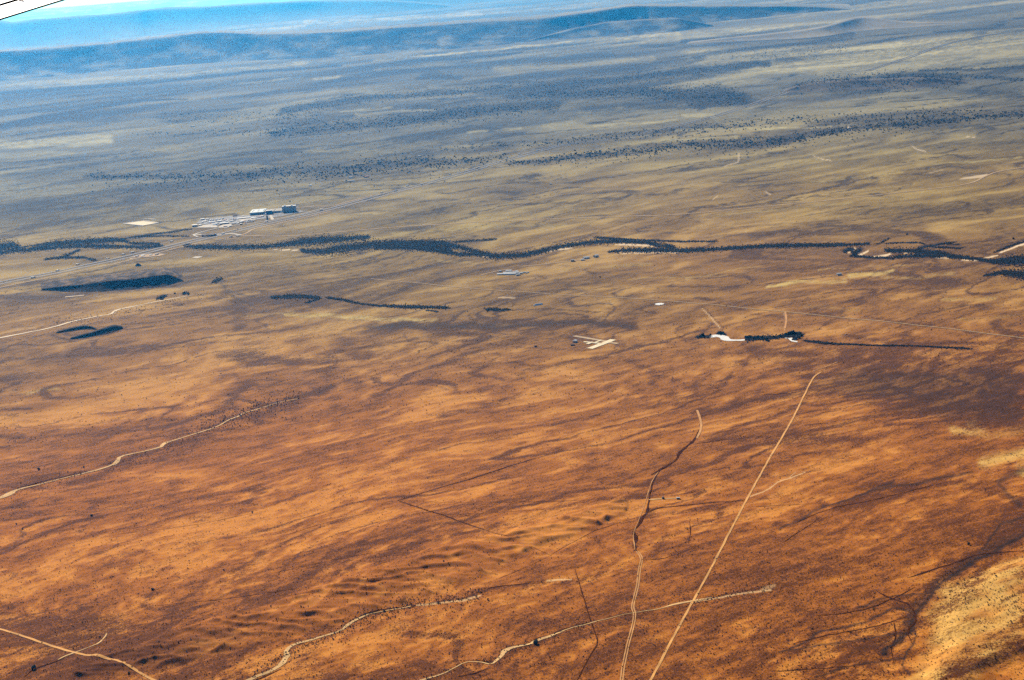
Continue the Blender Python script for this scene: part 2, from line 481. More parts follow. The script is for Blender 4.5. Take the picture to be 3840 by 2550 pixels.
# river woods along the arroyo (half widths)
RIVER = [
    [(-40, 940, 16), (0, 932, 22), (55, 922, 14), (75, 930, 7)],
    [(-40, 960, 4), (40, 945, 10), (110, 941, 8), (213, 918, 12), (305, 911, 12), (427, 904, 9), (470, 905, 4)],
    [(150, 938, 5), (290, 926, 7), (427, 928, 7), (564, 930, 6), (610, 925, 4)],
    [(440, 905, 4), (500, 915, 5), (600, 920, 5)],
    [(690, 924, 6), (740, 930, 8), (793, 929, 9), (894, 931, 9), (996, 926, 8), (1040, 922, 9), (1120, 912, 13), (1199, 903, 15), (1280, 898, 13), (1383, 891, 5)],
    [(1130, 940, 6), (1220, 946, 13), (1280, 934, 17), (1388, 918, 15), (1551, 913, 11), (1660, 916, 11), (1714, 929, 10), (1795, 951, 9), (1849, 962, 10), (1958, 957, 9), (2039, 942, 8), (2093, 927, 8), (2202, 911, 8), (2310, 905, 7), (2418, 909, 6), (2473, 919, 8), (2530, 925, 6)],
    [(1400, 930, 8), (1551, 931, 7), (1660, 949, 8), (1741, 958, 6), (1810, 955, 5)],
    [(1480, 920, 10), (1600, 930, 12), (1690, 940, 12)],
    [(1703, 911, 3), (1780, 906, 3), (1860, 901, 3)],
    [(2283, 945, 3), (2330, 939, 7), (2400, 936, 8), (2473, 937, 9), (2560, 940, 8), (2777, 930, 7), (2940, 923, 7), (3021, 921, 6), (3156, 920, 6)],
    [(3100, 922, 5), (3257, 918, 4)],
    [(3163, 950, 5), (3191, 936, 7), (3203, 957, 6), (3225, 937, 7)], [(3190, 962, 4), (3276, 969, 2.5), (3351, 970, 4)],
    [(3319, 942, 6), (3429, 945, 8), (3523, 952, 8), (3570, 963, 7), (3633, 970, 6), (3680, 977, 5), (3727, 984, 8), (3790, 981, 13), (3840, 982, 16), (3900, 985, 16)],
    [(3351, 968, 4), (3413, 963, 6), (3539, 962, 5)],
    [(3689, 1034, 2), (3758, 1023, 7), (3840, 1030, 17), (3900, 1030, 18)],
    [(2230, 893, 4), (2500, 905, 2), (2690, 906, 3)],
    [(60, 935, 3), (190, 915, 3)],
    [(170, 975, 4), (240, 965, 5), (300, 940, 4)], [(220, 970, 4), (310, 967, 4), (360, 978, 4)],
    [(460, 900, 2), (560, 885, 4), (720, 862, 2)], [(480, 895, 2), (620, 888, 2), (710, 889, 2)],
    [(3288, 920, 2), (3338, 896, 2)], [(3320, 918, 2), (3440, 912, 1.5), (3470, 920, 1.5)], [(3440, 936, 4), (3533, 918, 2.5), (3586, 909, 2)],
    [(3500, 930, 3), (3540, 932, 3), (3605, 936, 2)], [(3520, 918, 2), (3595, 920, 2)], [(3730, 950, 3), (3790, 925, 3), (3840, 910, 3)],
    [(2613, 1262, 3), (2631, 1261, 6), (2660, 1263, 3)], [(2690, 1252, 3), (2705, 1250, 6), (2718, 1256, 3)],
    [(2796, 1270, 7), (2850, 1268, 7), (2920, 1262, 5), (2950, 1258, 7), (3005, 1255, 7)], [(2990, 1262, 6), (2975, 1275, 5)],
    [(3017, 1277, 2), (3094, 1286, 3), (3276, 1295, 2), (3450, 1297, 1.2), (3590, 1303, 2.6), (3640, 1308, 1.5)],
    [(1020, 1117, 5), (1120, 1113, 7), (1200, 1118, 4)], [(1150, 1135, 3), (1200, 1122, 3)],
    [(1230, 1118, 3), (1290, 1125, 4), (1360, 1140, 3), (1430, 1146, 3), (1520, 1148, 6), (1600, 1150, 4), (1680, 1152, 5)], [(1600, 1160, 2), (1640, 1168, 2)],
    [(1822, 1160, 4), (1860, 1161, 5), (1912, 1161, 3)],
    [(590, 1120, 4), (610, 1112, 6), (625, 1108, 3)], [(690, 1100, 4), (705, 1098, 4)], [(800, 1060, 5), (815, 1050, 7), (830, 1045, 5)],
]
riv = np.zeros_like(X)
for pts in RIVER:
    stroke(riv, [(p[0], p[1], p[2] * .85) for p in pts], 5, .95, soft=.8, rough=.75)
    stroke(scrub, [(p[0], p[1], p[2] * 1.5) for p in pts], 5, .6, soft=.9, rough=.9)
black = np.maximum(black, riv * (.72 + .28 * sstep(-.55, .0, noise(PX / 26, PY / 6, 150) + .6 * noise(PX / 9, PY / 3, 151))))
for pts, a in [([(210, 1058, 2), (305, 1042, 3), (396, 1028, 3), (470, 1018, 3), (525, 1012, 2)], .75), ([(500, 1020, 2), (560, 1012, 2), (610, 1006, 2)], .6), ([(640, 1072, 3), (700, 1056, 4), (760, 1052, 2)], .6), ([(830, 1062, 5), (850, 1090, 8), (930, 1110, 5), (1000, 1118, 3)], .45), ([(850, 1100, 5), (900, 1130, 8), (960, 1150, 5)], .35), ([(60, 1100, 2), (150, 1089, 4), (230, 1098, 4)], .55),
               ([(250, 1066, 2), (330, 1056, 3), (420, 1040, 2)], .5), ([(175, 1256, 2), (240, 1275, 3), (300, 1274, 2)], .5)]:
    stroke(black, pts, 3, a, soft=.9, rough=.5)
for pts, wd, a in [(ov((2361, 1232), (2300, 1262), (2240, 1290), (2190, 1325), (2150, 1360), (2120, 1400), (2090, 1450), (2040, 1500)), 9, .55), (ov((2120, 1400), (2060, 1395), (1990, 1430), (1900, 1450), (1830, 1490)), 4, .5), (ov((2150, 1360), (2060, 1365), (1980, 1395)), 4, .45),
                   (ov((2090, 1450), (2000, 1465), (1900, 1480), (1800, 1500)), 4, .45), (ov((2100, 1430), (2110, 1470), (2080, 1510), (2090, 1550)), 4, .5), (ov((2361, 1190), (2310, 1205), (2280, 1240), (2250, 1275)), 6, .45), (ov((2080, 1510), (1980, 1525), (1880, 1555)), 4, .45),
                   (ov((2361, 1080), (2300, 1110), (2340, 1150), (2361, 1165)), 8, .4), (ov((2060, 1110), (1980, 1140), (1900, 1165), (1800, 1215)), 4, .45), (ov((2240, 1085), (2120, 1110), (2000, 1130)), 4, .4)]:
    stroke(black, pts, wd * OVS * 1.15, min(.85, a * 1.5), soft=.95, rough=.6)
# thin dark gullies
for pts, a in [
    ([(1912, 1162, 2), (2000, 1162, 2), (2060, 1158, 2), (2180, 1165, 2.5), (2200, 1168, 3), (2300, 1170, 2.5)], .8),
    ([(2350, 1175, 2), (2420, 1150, 3), (2460, 1141, 2)], .5),
    ([(2429, 1911, 3.5), (2470, 1895, 3), (2560, 1888, 3), (2660, 1876, 3), (2740, 1874, 3), (2780, 1868, 2)], .85),
    ([(2395, 1960, 6), (2410, 1930, 5), (2429, 1911, 3)], .8), ([(2374, 1985, 4), (2386, 2010, 8), (2374, 2045, 7), (2390, 2065, 4)], .75),
    ([(2440, 1775, 4), (2473, 1756, 4), (2538, 1715, 5), (2545, 1690, 4), (2600, 1650, 3)], .8),
    ([(2500, 1800, 2.5), (2560, 1775, 2.5), (2720, 1750, 2.5), (2870, 1735, 2.5)], .5),
    ([(2860, 1478, 2.5), (2950, 1472, 3), (3010, 1464, 2.5)], .6),
    ([(1280, 2355, 4), (1370, 2300, 5), (1540, 2270, 5), (1700, 2245, 9), (1741, 2240, 9), (1830, 2205, 4), (1958, 2186, 3), (2100, 2160, 2)], .7),
    ([(895, 2562, 6), (1010, 2522, 6), (1064, 2470, 4), (1060, 2440, 4), (1160, 2390, 4), (1280, 2358, 6)], .65),
    ([(1840, 2494, 5), (1780, 2520, 8), (1700, 2535, 4)], .6), ([(2060, 2372, 3), (2126, 2346, 4), (2212, 2325, 4), (2364, 2288, 4), (2473, 2272, 2)], .8),
    ([(2590, 2252, 6), (2690, 2228, 8), (2800, 2210, 7), (2870, 2195, 13), (2910, 2190, 14), (3010, 2180, 5)], .6),
    ([(87, 2540, 4), (125, 2502, 6), (217, 2474, 4), (282, 2446, 2)], .85), ([(369, 2405, 3), (396, 2365, 5), (461, 2315, 4), (520, 2290, 4)], .4),
    ([(54, 1833, 5), (190, 1796, 5), (336, 1764, 3)], .7),
    ([(743, 1612, 9), (813, 1592, 8), (895, 1555, 7), (976, 1520, 8), (1084, 1490, 12), (1182, 1470, 14)], .4),
    ([(743, 1632, 9), (600, 1690, 9), (500, 1712, 7)], .35),
    ([(1491, 1873, 2.5), (1600, 1910, 2.5), (1700, 1943, 2.5), (1833, 1987, 2.5)], .9), ([(1833, 1987, 3), (1950, 2020, 2)], .35),
    ([(1491, 1873, 2), (1610, 1835, 2), (1768, 1790, 3), (1900, 1745, 3), (2012, 1711, 2.5), (2100, 1690, 2)], .55),
    ([(2156, 2128, 2.5), (2175, 2190, 2.5), (2196, 2258, 3), (2223, 2345, 3), (2245, 2399, 3), (2220, 2440, 3), (2190, 2495, 3), (2158, 2560, 3)], .75),
    ([(2634, 1149, 2), (2680, 1195, 2.5), (2714, 1226, 2.5), (2706, 1242, 2), (2680, 1250, 2)], .8),
    ([(0, 1179, 1.5), (120, 1160, 1.5), (300, 1140, 1.5), (500, 1112, 1.5)], .5), ([(0, 1185, 2), (60, 1172, 2)], .5),
    ([(540, 1062, 3), (700, 1020, 3), (830, 1015, 3)], .5), ([(30, 1112, 5), (0, 1110, 4)], .9),
    ([(1250, 1330, 2), (1650, 1270, 1), (1800, 1285, 2), (2050, 1305, 2), (2200, 1315, 2)], .4),
    ([(2560, 1950, 3), (2585, 1985, 3), (2575, 2030, 3)], .5),
    ([(3260, 1982, 5), (3278, 1984, 5)], .9), ([(3320, 1968, 3), (3360, 1968, 4)], .8), ([(3080, 2019, 3), (3110, 2016, 3)], .8), ([(2985, 2053, 3), (3015, 2054, 3)], .8),
    ([(3140, 2093, 3), (3180, 2100, 2), (3250, 2080, 3), (3310, 2068, 3)], .7),
    ([(1340, 2033, 6), (1380, 2035, 5)], .6), ([(1700, 905, 1), (1900, 899, 1)], .4),
    ([(270, 1505, 2), (440, 1470, 3), (560, 1420, 3)], .4), ([(480, 1325, 2), (650, 1305, 3), (800, 1285, 2)], .6),
    ([(820, 1390, 4), (900, 1375, 4), (1000, 1335, 4)], .5), ([(440, 1340, 2), (560, 1320, 3)], .5),
    ([(440, 1595, 3), (560, 1540, 4), (590, 1545, 3)], .4),
]:
    stroke(scrub, pts, 4, a, soft=.5, rough=.10)

GULLIES = [
    ([(1491, 1873, 2), (1600, 1910, 2), (1700, 1943, 2), (1833, 1987, 2)], 'fence_row'), ([(1833, 1987, 1.2), (1900, 2010, 1.2), (1950, 2022, 1)], 'fence_row'),
    ([(1491, 1873, 1.5), (1610, 1835, 1.5), (1768, 1790, 1.8), (1900, 1745, 2), (2012, 1711, 1.4)], 'fence_row'),
    ([(2156, 2128, 1.2), (2175, 2190, 1.5), (2196, 2258, 2), (2223, 2345, 2), (2245, 2399, 2), (2220, 2440, 2), (2190, 2495, 2), (2158, 2560, 2)], 'fence_row'),
    ([(2614, 1533, 2.5), (2630, 1575, 3.2), (2622, 1612, 3), (2600, 1650, 3.5), (2548, 1690, 3.5), (2540, 1715, 3.5), (2500, 1745, 3), (2465, 1762, 3), (2450, 1795, 2.2), (2434, 1860, 2.2), (2429, 1911, 3), (2405, 1935, 4), (2396, 1962, 3.5), (2374, 1988, 3), (2388, 2012, 4.5), (2373, 2040, 4), (2390, 2066, 3)], 'gully'),
    ([(2429, 1911, 2.5), (2470, 1895, 2.2), (2560, 1888, 2), (2660, 1876, 2), (2740, 1874, 1.8), (2800, 1866, 1.2)], 'gully'),
    ([(2398, 1960, 4), (2410, 1930, 3), (2429, 1911, 2.5)], 'gully'), ([(2372, 1985, 2), (2386, 2008, 4), (2374, 2030, 3), (2384, 2050, 4), (2376, 2062, 2)], 'gully'),
    ([(2440, 1775, 2), (2473, 1756, 3), (2510, 1738, 2.5), (2542, 1712, 3.5), (2538, 1700, 3), (2570, 1668, 2), (2610, 1640, 1.5)], 'gully'),
    ([(2060, 2372, 2), (2126, 2347, 2.5), (2212, 2325, 2.5), (2364, 2288, 2), (2473, 2272, 1.2)], 'gully'), ([(1741, 2470, 1.5), (1795, 2468, 1.5), (1850, 2482, 2), (1885, 2436, 2.5), (1910, 2416, 2), (1985, 2404, 1.5), (2010, 2386, 2), (2062, 2370, 2)], 'gully'),
    ([(1822, 2207, 1.5), (1850, 2196, 2), (1958, 2186, 2), (2020, 2178, 1)], 'gully'), ([(1540, 2264, 1.5), (1430, 2282, 2), (1367, 2298, 2), (1280, 2340, 1.5)], 'gully'),
    ([(895, 2565, 2.5), (1010, 2524, 3), (1055, 2500, 2.5)], 'gully'), ([(87, 2540, 2), (125, 2506, 3), (217, 2476, 2), (282, 2448, 1.2)], 'gully'),
    ([(2860, 1478, 1.5), (2950, 1472, 2.2), (3010, 1464, 1.5)], 'gully'), ([(54, 1834, 2), (120, 1816, 2.5), (190, 1797, 2), (336, 1763, 1.2)], 'gully'),
    ([(2585, 1945, 1.2), (2590, 1985, 1.5), (2580, 2030, 1.5)], 'gully'), ([(1840, 2496, 2), (1780, 2520, 3), (1710, 2532, 2)], 'gully'),
    ([(1560, 1876, .8), (1800, 1882, 1), (2050, 1876, .8), (2250, 1868, .6)], 'gully'), ([(1650, 1930, .8), (1850, 1918, 1), (2050, 1905, .8)], 'gully'),
    ([(2060, 2078, .8), (2200, 1995, 1.2), (2330, 1950, 1), (2400, 1930, .8)], 'gully'), ([(1990, 2045, .8), (2068, 2078, 1)], 'gully'), ([(1830, 2180, .8), (1960, 2130, 1), (2068, 2078, 1)], 'gully'),
    ([(2408, 2090, 1), (2470, 2090, 1.2), (2540, 2072, 1), (2620, 2040, .8)], 'gully'),
    ([(3350, 2310, 1), (3360, 2370, 1.8), (3340, 2420, 1.5), (3352, 2480, 1.2)], 'gully'), ([(3280, 2200, 2), (3330, 2230, 2.5), (3420, 2260, 3), (3440, 2310, 3), (3400, 2350, 3), (3420, 2400, 2)], 'gully'),
    ([(2950, 2410, 1), (3150, 2362, 2), (3280, 2340, 2.2), (3400, 2300, 2)], 'gully'), ([(3050, 2300, 1.2), (3200, 2290, 2), (3340, 2240, 2.2), (3430, 2190, 2)], 'gully'),
    ([(2860, 2510, 1.2), (3060, 2500, 2), (3250, 2480, 1.5)], 'gully'), ([(2970, 1960, 1), (3100, 1900, 2), (3250, 1875, 2), (3400, 1838, 1.5), (3560, 1800, 1.2)], 'gully'),
    ([(2920, 2040, .8), (3000, 1985, 1.5), (3080, 1930, 1.5)], 'gully'), ([(2800, 1895, .8), (2950, 1885, 1.2), (3120, 1878, 1)], 'gully'), ([(3400, 2155, 3), (3520, 2120, 3), (3620, 2085, 4), (3700, 2065, 3), (3860, 2055, 2)], 'gully'),
    ([(2600, 1660, 1), (2700, 1645, 1.6), (2870, 1628, 1.4)], 'gully'), ([(1000, 2150, .6), (1300, 2085, 1.2), (1500, 2050, 1)], 'gully'), ([(550, 2270, .8), (900, 2235, 1.5), (1200, 2190, 1)], 'gully'),
    ([(420, 2000, .6), (700, 1970, 1.2), (950, 1920, 1)], 'gully'), ([(1040, 2010, .6), (1250, 1945, 1.3), (1440, 1905, 1)], 'gully'),
]
# pale and golden ground
for pts, wd, a in [
    (ov((300, 540), (420, 535), (450, 530)), 3, .3), (ov((660, 724), (780, 728), (900, 735), (1010, 737)), 6, .9),
    (ov((560, 725), (680, 718)), 4, .4), (ov((1770, 660), (1840, 650), (1900, 652), (1950, 645)), 6, 1.0),
    (ov((1960, 635), (2030, 632), (2060, 625)), 8, .9), (ov((2030, 640), (2120, 640), (2200, 630)), 6, .5),
    (ov((1880, 625), (1960, 620)), 2, .7), (ov((2000, 615), (2120, 612)), 3, .5), (ov((1450, 643), (1620, 640), (1680, 636)), 2, .6),
    (ov((1580, 646), (1700, 622), (1760, 615)), 2.5, .5), (ov((2180, 690), (2290, 685)), 7, .55), (ov((1860, 705), (1980, 712)), 6, .35),
    (ov((2210, 735), (2361, 725)), 6, .3), (ov((2200, 990), (2280, 1000), (2240, 975)), 16, .75), (ov((2270, 1060), (2361, 1040), (2361, 1080)), 24, .8),
    (ov((2300, 1000), (2361, 990)), 16, .6), (ov((60, 907), (130, 893)), 5, .6), (ov((0, 900), (60, 905)), 5, .25),
    # pale distances
    (ov((0, 330), (120, 328), (260, 318)), 14, .85), (ov((0, 355), (160, 350)), 8, .4), (ov((0, 395), (200, 388)), 6, .35), (ov((0, 430), (120, 420)), 6, .4),
    (ov((0, 195), (200, 185), (440, 165), (700, 145)), 9, .55), (ov((520, 195), (700, 180), (850, 175)), 4, .7),
    (ov((860, 135), (1000, 128), (1150, 115), (1350, 95), (1570, 78)), 4.5, 1.0), (ov((500, 75), (600, 68), (700, 60)), 8, .7),
    (ov((60, 128), (150, 115)), 3, .4), (ov((110, 148), (160, 144)), 3, .8), (ov((700, 55), (900, 42), (1100, 32)), 7, .7), (ov((250, 92), (420, 82)), 4, .6),
    (ov((860, 162), (1000, 152), (1150, 148)), 5, .7), (ov((1150, 158), (1350, 145), (1500, 135)), 12, .55), (ov((780, 255), (900, 248)), 4, .6),
    (ov((1000, 240), (1080, 228), (1150, 222)), 4, .7), (ov((1200, 222), (1350, 212)), 3.5, .8), (ov((820, 262), (1000, 252)), 4, .5),
    (ov((1260, 290), (1400, 255), (1580, 250)), 14, .4), (ov((1080, 305), (1200, 295)), 4, .7), (ov((1370, 290), (1560, 278)), 3.5, .6),
    (ov((1380, 335), (1560, 325), (1700, 318)), 6, .7), (ov((1560, 300), (1850, 295), (1920, 292)), 3.5, .9), (ov((1580, 270), (1650, 268)), 6, .6),
    (ov((1580, 125), (1800, 120), (2000, 110), (2361, 85)), 16, .7), (ov((1660, 125), (1760, 120)), 5, .6), (ov((1840, 150), (2000, 145), (2361, 125)), 12, .5),
    (ov((2361, 130), (2200, 145), (2000, 160)), 9, .4), (ov((1700, 70), (1850, 62), (2000, 50)), 6, .5), (ov((2050, 55), (2250, 45), (2361, 25)), 10, .3),
    (ov((1900, 290), (2361, 270)), 8, .25), (ov((680, 345), (900, 350), (1050, 335), (1250, 330)), 4, .4),
    (ov((1640, 500), (1800, 485), (1960, 470)), 4, .4), (ov((1700, 430), (1900, 420), (2080, 400)), 3, .5), (ov((2120, 385), (2361, 365)), 3, .6),
    (ov((900, 540), (1100, 525), (1300, 520)), 6, .35), (ov((1000, 600), (1100, 608)), 5, .35), (ov((1300, 620), (1500, 610)), 6, .3),
    (ov((820, 215), (1200, 195)), 7, .35),
]:
    stroke(gold, pts, wd * OVS, a, soft=.8, rough=.8)
area(gold, ov((2361, 1278), (2260, 1312), (2180, 1352), (2145, 1400), (2155, 1450), (2080, 1600), (2220, 1600), (2300, 1505), (2361, 1480)), .8, 40, 1.2)
stroke(gold, ov((2361, 1430), (2250, 1470), (2120, 1540), (2080, 1570)), 34, .75, .95, 1.6)
for pts, a in [
    ([(3219, 961, 4), (3241, 952, 5), (3254, 945, 3)], 1), ([(3276, 966, 3), (3319, 961, 6), (3338, 955, 4)], 1), ([(3390, 954, 2.5), (3410, 952, 2)], 1),
    ([(3180, 952, 3), (3200, 945, 3), (3205, 935, 5)], .8), ([(3610, 977, 3), (3664, 979, 3), (3700, 970, 3), (3743, 962, 3)], 1), ([(3752, 951, 4), (3796, 935, 4), (3821, 923, 5), (3850, 918, 5)], 1),
    ([(1714, 934, 2), (1760, 944, 3.5), (1790, 953, 2)], .8), ([(2050, 945, 3), (2090, 938, 4), (2147, 931, 3)], .9), ([(2310, 916, 4), (2370, 918, 5), (2446, 920, 5)], .8),
    ([(2320, 949, 2), (2380, 947, 3), (2450, 946, 3), (2560, 948, 2)], .7), ([(1025, 939, 2), (1080, 938, 2.2), (1140, 941, 2)], .9), ([(1390, 925, 3), (1420, 930, 2)], .5),
    ([(1815, 962, 3), (1835, 967, 3)], .8), ([(2485, 921, 3), (2510, 919, 3)], .6), ([(3510, 968, 3), (3560, 970, 3)], .6), ([(80, 928, 2), (86, 930, 2)], .9),
    ([(205, 935, 3), (235, 932, 3)], .6), ([(1562, 2265, 3), (1632, 2258, 4), (1741, 2245, 5), (1800, 2228, 4)], .75), ([(2050, 2172, 4), (2100, 2166, 4), (2140, 2166, 3)], .8),
    ([(2600, 2248, 3), (2700, 2232, 4), (2830, 2212, 4), (2890, 2205, 5)], .7), ([(2860, 2200, 8), (2905, 2188, 8)], .35),
    ([(2806, 1857, 2.5), (2860, 1838, 2.5), (2900, 1815, 3), (2915, 1802, 2.5), (2975, 1782, 2.5), (3018, 1765, 2)], .75), ([(2960, 1785, 2), (2980, 1765, 2)], .5),
    ([(2634, 1158, 2), (2672, 1195, 2.5), (2700, 1228, 3)], .6), ([(2940, 1175, 3), (2950, 1200, 3), (2943, 1235, 3)], .35),
    ([(3620, 515, 2), (3660, 518, 1)], .6), ([(3415, 545, 1.5), (3440, 563, 3), (3470, 572, 2)], .6), ([(3050, 585, 1), (3085, 600, 2), (3110, 603, 2), (3120, 608, 1)], .6), ([(2770, 580, 5), (2770, 610, 4), (2720, 625, 3)], .35),
    ([(3180, 478, 3), (3200, 490, 3)], .9), ([(2790, 506, 2), (2830, 503, 2)], .5), ([(3600, 675, 2), (3640, 672, 5), (3680, 666, 8), (3700, 660, 5)], .6), ([(2675, 750, 2), (2690, 735, 2)], .6), ([(2870, 720, 2), (2890, 732, 2.5)], .6),
    ([(2270, 1140, 2), (2300, 1136, 2)], .2), ([(1145, 940, 2), (1155, 945, 2)], .6), ([(490, 968, 4), (540, 960, 6), (610, 957, 4)], .7),
    ([(3480, 655, 2), (3540, 640, 2)], .3), ([(1870, 1115, 3), (1930, 1118, 3)], .5),
]:
    stroke(pale, pts, 4, a, soft=.6, rough=.15)

# a chain of bare eroded knolls in the foreground
stroke(dune, [(300, 2500, 40), (520, 2470, 62), (850, 2370, 78), (1060, 2320, 84), (1300, 2240, 92), (1560, 2165, 92), (1800, 2080, 84), (2000, 2010, 50), (2200, 1945, 46), (2330, 1890, 30)], 60, 1, soft=.40, rough=.6)
stroke(dune, [(1830, 2540, 20), (1900, 2530, 30)], 20, .6, soft=.8, rough=.6)
Z = noise(X / 5200, Y / 5200, 80) * 9 * np.clip(Y / 6000, .2, 1.5) + noise(X / 900, Y / 900, 81) * 3.0 + noise(A / 500, B / 160, 82) * 1.6
ph = (Y + .42 * X) / 54 + 1.1 * noise(X / 150, Y / 110, 90) + .45 * noise(X / 45, Y / 38, 91)
crest = 1 - np.abs(np.sin(ph * math.pi))
amp = 3.7 + 2.6 * sstep(-.4, .6, noise((X - .4 * Y) / 170, (Y + .4 * X) / 70, 92))
ph2 = (Y + .15 * X) / 21 + .8 * noise(X / 50, Y / 40, 93)
Z += dune * (crest ** 1.05 * amp + (1 - np.abs(np.sin(ph2 * math.pi))) * 1.3 + 1.5 * dune)
Z += streak * np.clip(1.6 - Y / 6000, .3, 1.2) * 0.8
# the pale rise at the lower right
hill_m = np.zeros_like(X)
area(hill_m, ov((2361, 1290), (2280, 1325), (2210, 1370), (2180, 1420), (2190, 1470), (2120, 1600), (2230, 1600), (2300, 1520), (2440, 1480), (2440, 1290)), 1, 60, .5)
Z += hill_m * 9

edge = np.clip((0.40 - np.abs(S)) / .03, 0, 1)[None, :]
scrub_base = (sstep(-.40, 1.10, streak) * .68) * (1 - .85 * dune) + .16 * dune
far_b = sstep(7500, 12000, Y)
scrub += far_b * .55 * sstep(-.15, .45, noise(A2 / 6500, B2 / 1500, 130) + .6 * noise(A2 / 2600, B2 / 600, 131))
gold += far_b * .55 * sstep(.1, .55, noise(A2 / 7000, B2 / 1300, 132) + .5 * noise(A2 / 2400, B2 / 500, 133))
scrub_all = np.clip(np.maximum(scrub_base * (1 - .75 * np.clip(gold, 0, 1)) + scrub * (.75 + .35 * sstep(-.5, .6, streak)), 0) + V * 1.1 * (1 - .8 * dune) * (1 - gold * .6), 0, 1.0)
light = sstep(-.15, .75, -streak + .25 * noise(A / 900, B / 300, 140)) * .95


def zat(x, y):
    s = x / y
    t = H / y
    fi = np.clip((t - t_core[0]) / dt, 0, len(t_core) - 1.001)
    fj = np.clip((s - s_core[0]) / ds, 0, len(s_core) - 1.001) + len(s_out)
    i, j = int(fi), int(fj)
    a, b = fi - i, fj - j
    return float((Z[i, j] * (1 - a) + Z[i + 1, j] * a) * (1 - b) + (Z[i, j + 1] * (1 - a) + Z[i + 1, j + 1] * a) * b)


idx = np.arange(NR * NC, dtype=np.int32).reshape(NR, NC)
quads = np.stack([idx[1:, :-1], idx[1:, 1:], idx[:-1, 1:], idx[:-1, :-1]], -1).reshape(-1, 4)
co = np.stack([X, Y, Z], -1).reshape(-1, 3)
R = 255000.0
base = NR * NC
co = np.concatenate([co, np.array([(-R, -R, -30), (R, -R, -30), (R, R, -30), (-R, R, -30)], float)])
quads = np.concatenate([quads, np.array([[base, base + 1, base + 2, base + 3]], np.int32)])

gm = bpy.data.materials.new('range_land')
gm.use_nodes = True
n = gm.node_tree
L = n.links
bs = n.nodes['Principled BSDF']
bs.inputs['Roughness'].default_value = 0.95
bs.inputs['Specular IOR Level'].default_value = 0.05


def attr(nm):
    a_ = n.nodes.new('ShaderNodeAttribute')
    a_.attribute_name = nm
    return a_.outputs['Fac']


def mix(fac, c1, c2):
    mx = n.nodes.new('ShaderNodeMix')
    mx.data_type = 'RGBA'
    for sck, v in ((mx.inputs['Factor'], fac), (mx.inputs[6], c1), (mx.inputs[7], c2)):
        if hasattr(v, 'is_output'):
            L.new(v, sck)
        else:
            sck.default_value = v if not isinstance(v, tuple) else v + (1,)
    return mx.outputs[2]


def mth(op, a_, b_=0.0, c_=0.0, clamp=False):
    q = n.nodes.new('ShaderNodeMath')
    q.operation = op
    q.use_clamp = clamp
    for sck, v in zip(q.inputs, (a_, b_, c_)):
        if hasattr(v, 'is_output'):
            L.new(v, sck)
        else:
            sck.default_value = v
    return q.outputs[0]


geo = n.nodes.new('ShaderNodeNewGeometry')
mp = n.nodes.new('ShaderNodeMapping')
mp.inputs['Rotation'].default_value = (0, 0, -(math.pi / 2 - ST))
L.new(geo.outputs['Position'], mp.inputs['Vector'])


def tex(sx, sy, detail, dist=0.0):
    m2 = n.nodes.new('ShaderNodeMapping')
    m2.inputs['Scale'].default_value = (sx, sy, 0)
    L.new(mp.outputs[0], m2.inputs['Vector'])
    tn = n.nodes.new('ShaderNodeTexNoise')
    tn.inputs['Scale'].default_value = 1
    tn.inputs['Detail'].default_value = detail
    tn.inputs['Distortion'].default_value = dist
    L.new(m2.outputs[0], tn.inputs['Vector'])
    return tn.outputs['Fac']


mid = mth('SUBTRACT', tex(1 / 85, 1 / 34, 7, .5), .5)
fine = mth('SUBTRACT', tex(1 / 30, 1 / 11, 5, .4), .5)
grain = mth('SUBTRACT', tex(1 / 6, 1 / 4.5, 3), .5)
speck = mth('SUBTRACT', tex(1 / 2.6, 1 / 2.2, 1), .5)
bare = mth('SUBTRACT', 1.0, mth('MULTIPLY', attr('knoll'), .75))
sc_f = mth('MULTIPLY_ADD', bare, mth('ADD', mth('ADD', mth('MULTIPLY', mid, 1.3), mth('MULTIPLY', fine, 1.7)), mth('ADD', mth('MULTIPLY', grain, 2.0), mth('MULTIPLY', speck, 2.4))), attr('scrub'), clamp=True)
near = attr('rust')
farp = attr('grey')


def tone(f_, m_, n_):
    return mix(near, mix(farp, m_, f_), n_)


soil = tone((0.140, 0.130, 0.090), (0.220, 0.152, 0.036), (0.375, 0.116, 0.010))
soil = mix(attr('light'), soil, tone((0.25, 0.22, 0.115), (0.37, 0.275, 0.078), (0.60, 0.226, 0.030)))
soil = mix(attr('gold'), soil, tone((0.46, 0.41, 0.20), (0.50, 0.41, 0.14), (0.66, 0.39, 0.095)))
dark = tone((0.012, 0.014, 0.020), (0.044, 0.026, 0.009), (0.100, 0.026, 0.001))  # blue cast of the far tone is distance haze put into the colour
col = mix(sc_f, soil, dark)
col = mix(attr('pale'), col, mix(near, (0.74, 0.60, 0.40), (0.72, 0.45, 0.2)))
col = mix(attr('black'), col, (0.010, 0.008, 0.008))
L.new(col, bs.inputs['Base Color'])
ground = fast_mesh('ground', co, quads, gm, True)
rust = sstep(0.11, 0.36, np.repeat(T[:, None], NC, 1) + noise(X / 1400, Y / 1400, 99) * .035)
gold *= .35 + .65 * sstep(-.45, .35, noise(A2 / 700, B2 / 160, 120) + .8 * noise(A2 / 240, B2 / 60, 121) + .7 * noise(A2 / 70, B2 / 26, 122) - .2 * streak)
grey = sstep(5600, 10500, Y + noise(X / 2500, Y / 2500, 98) * 1500)
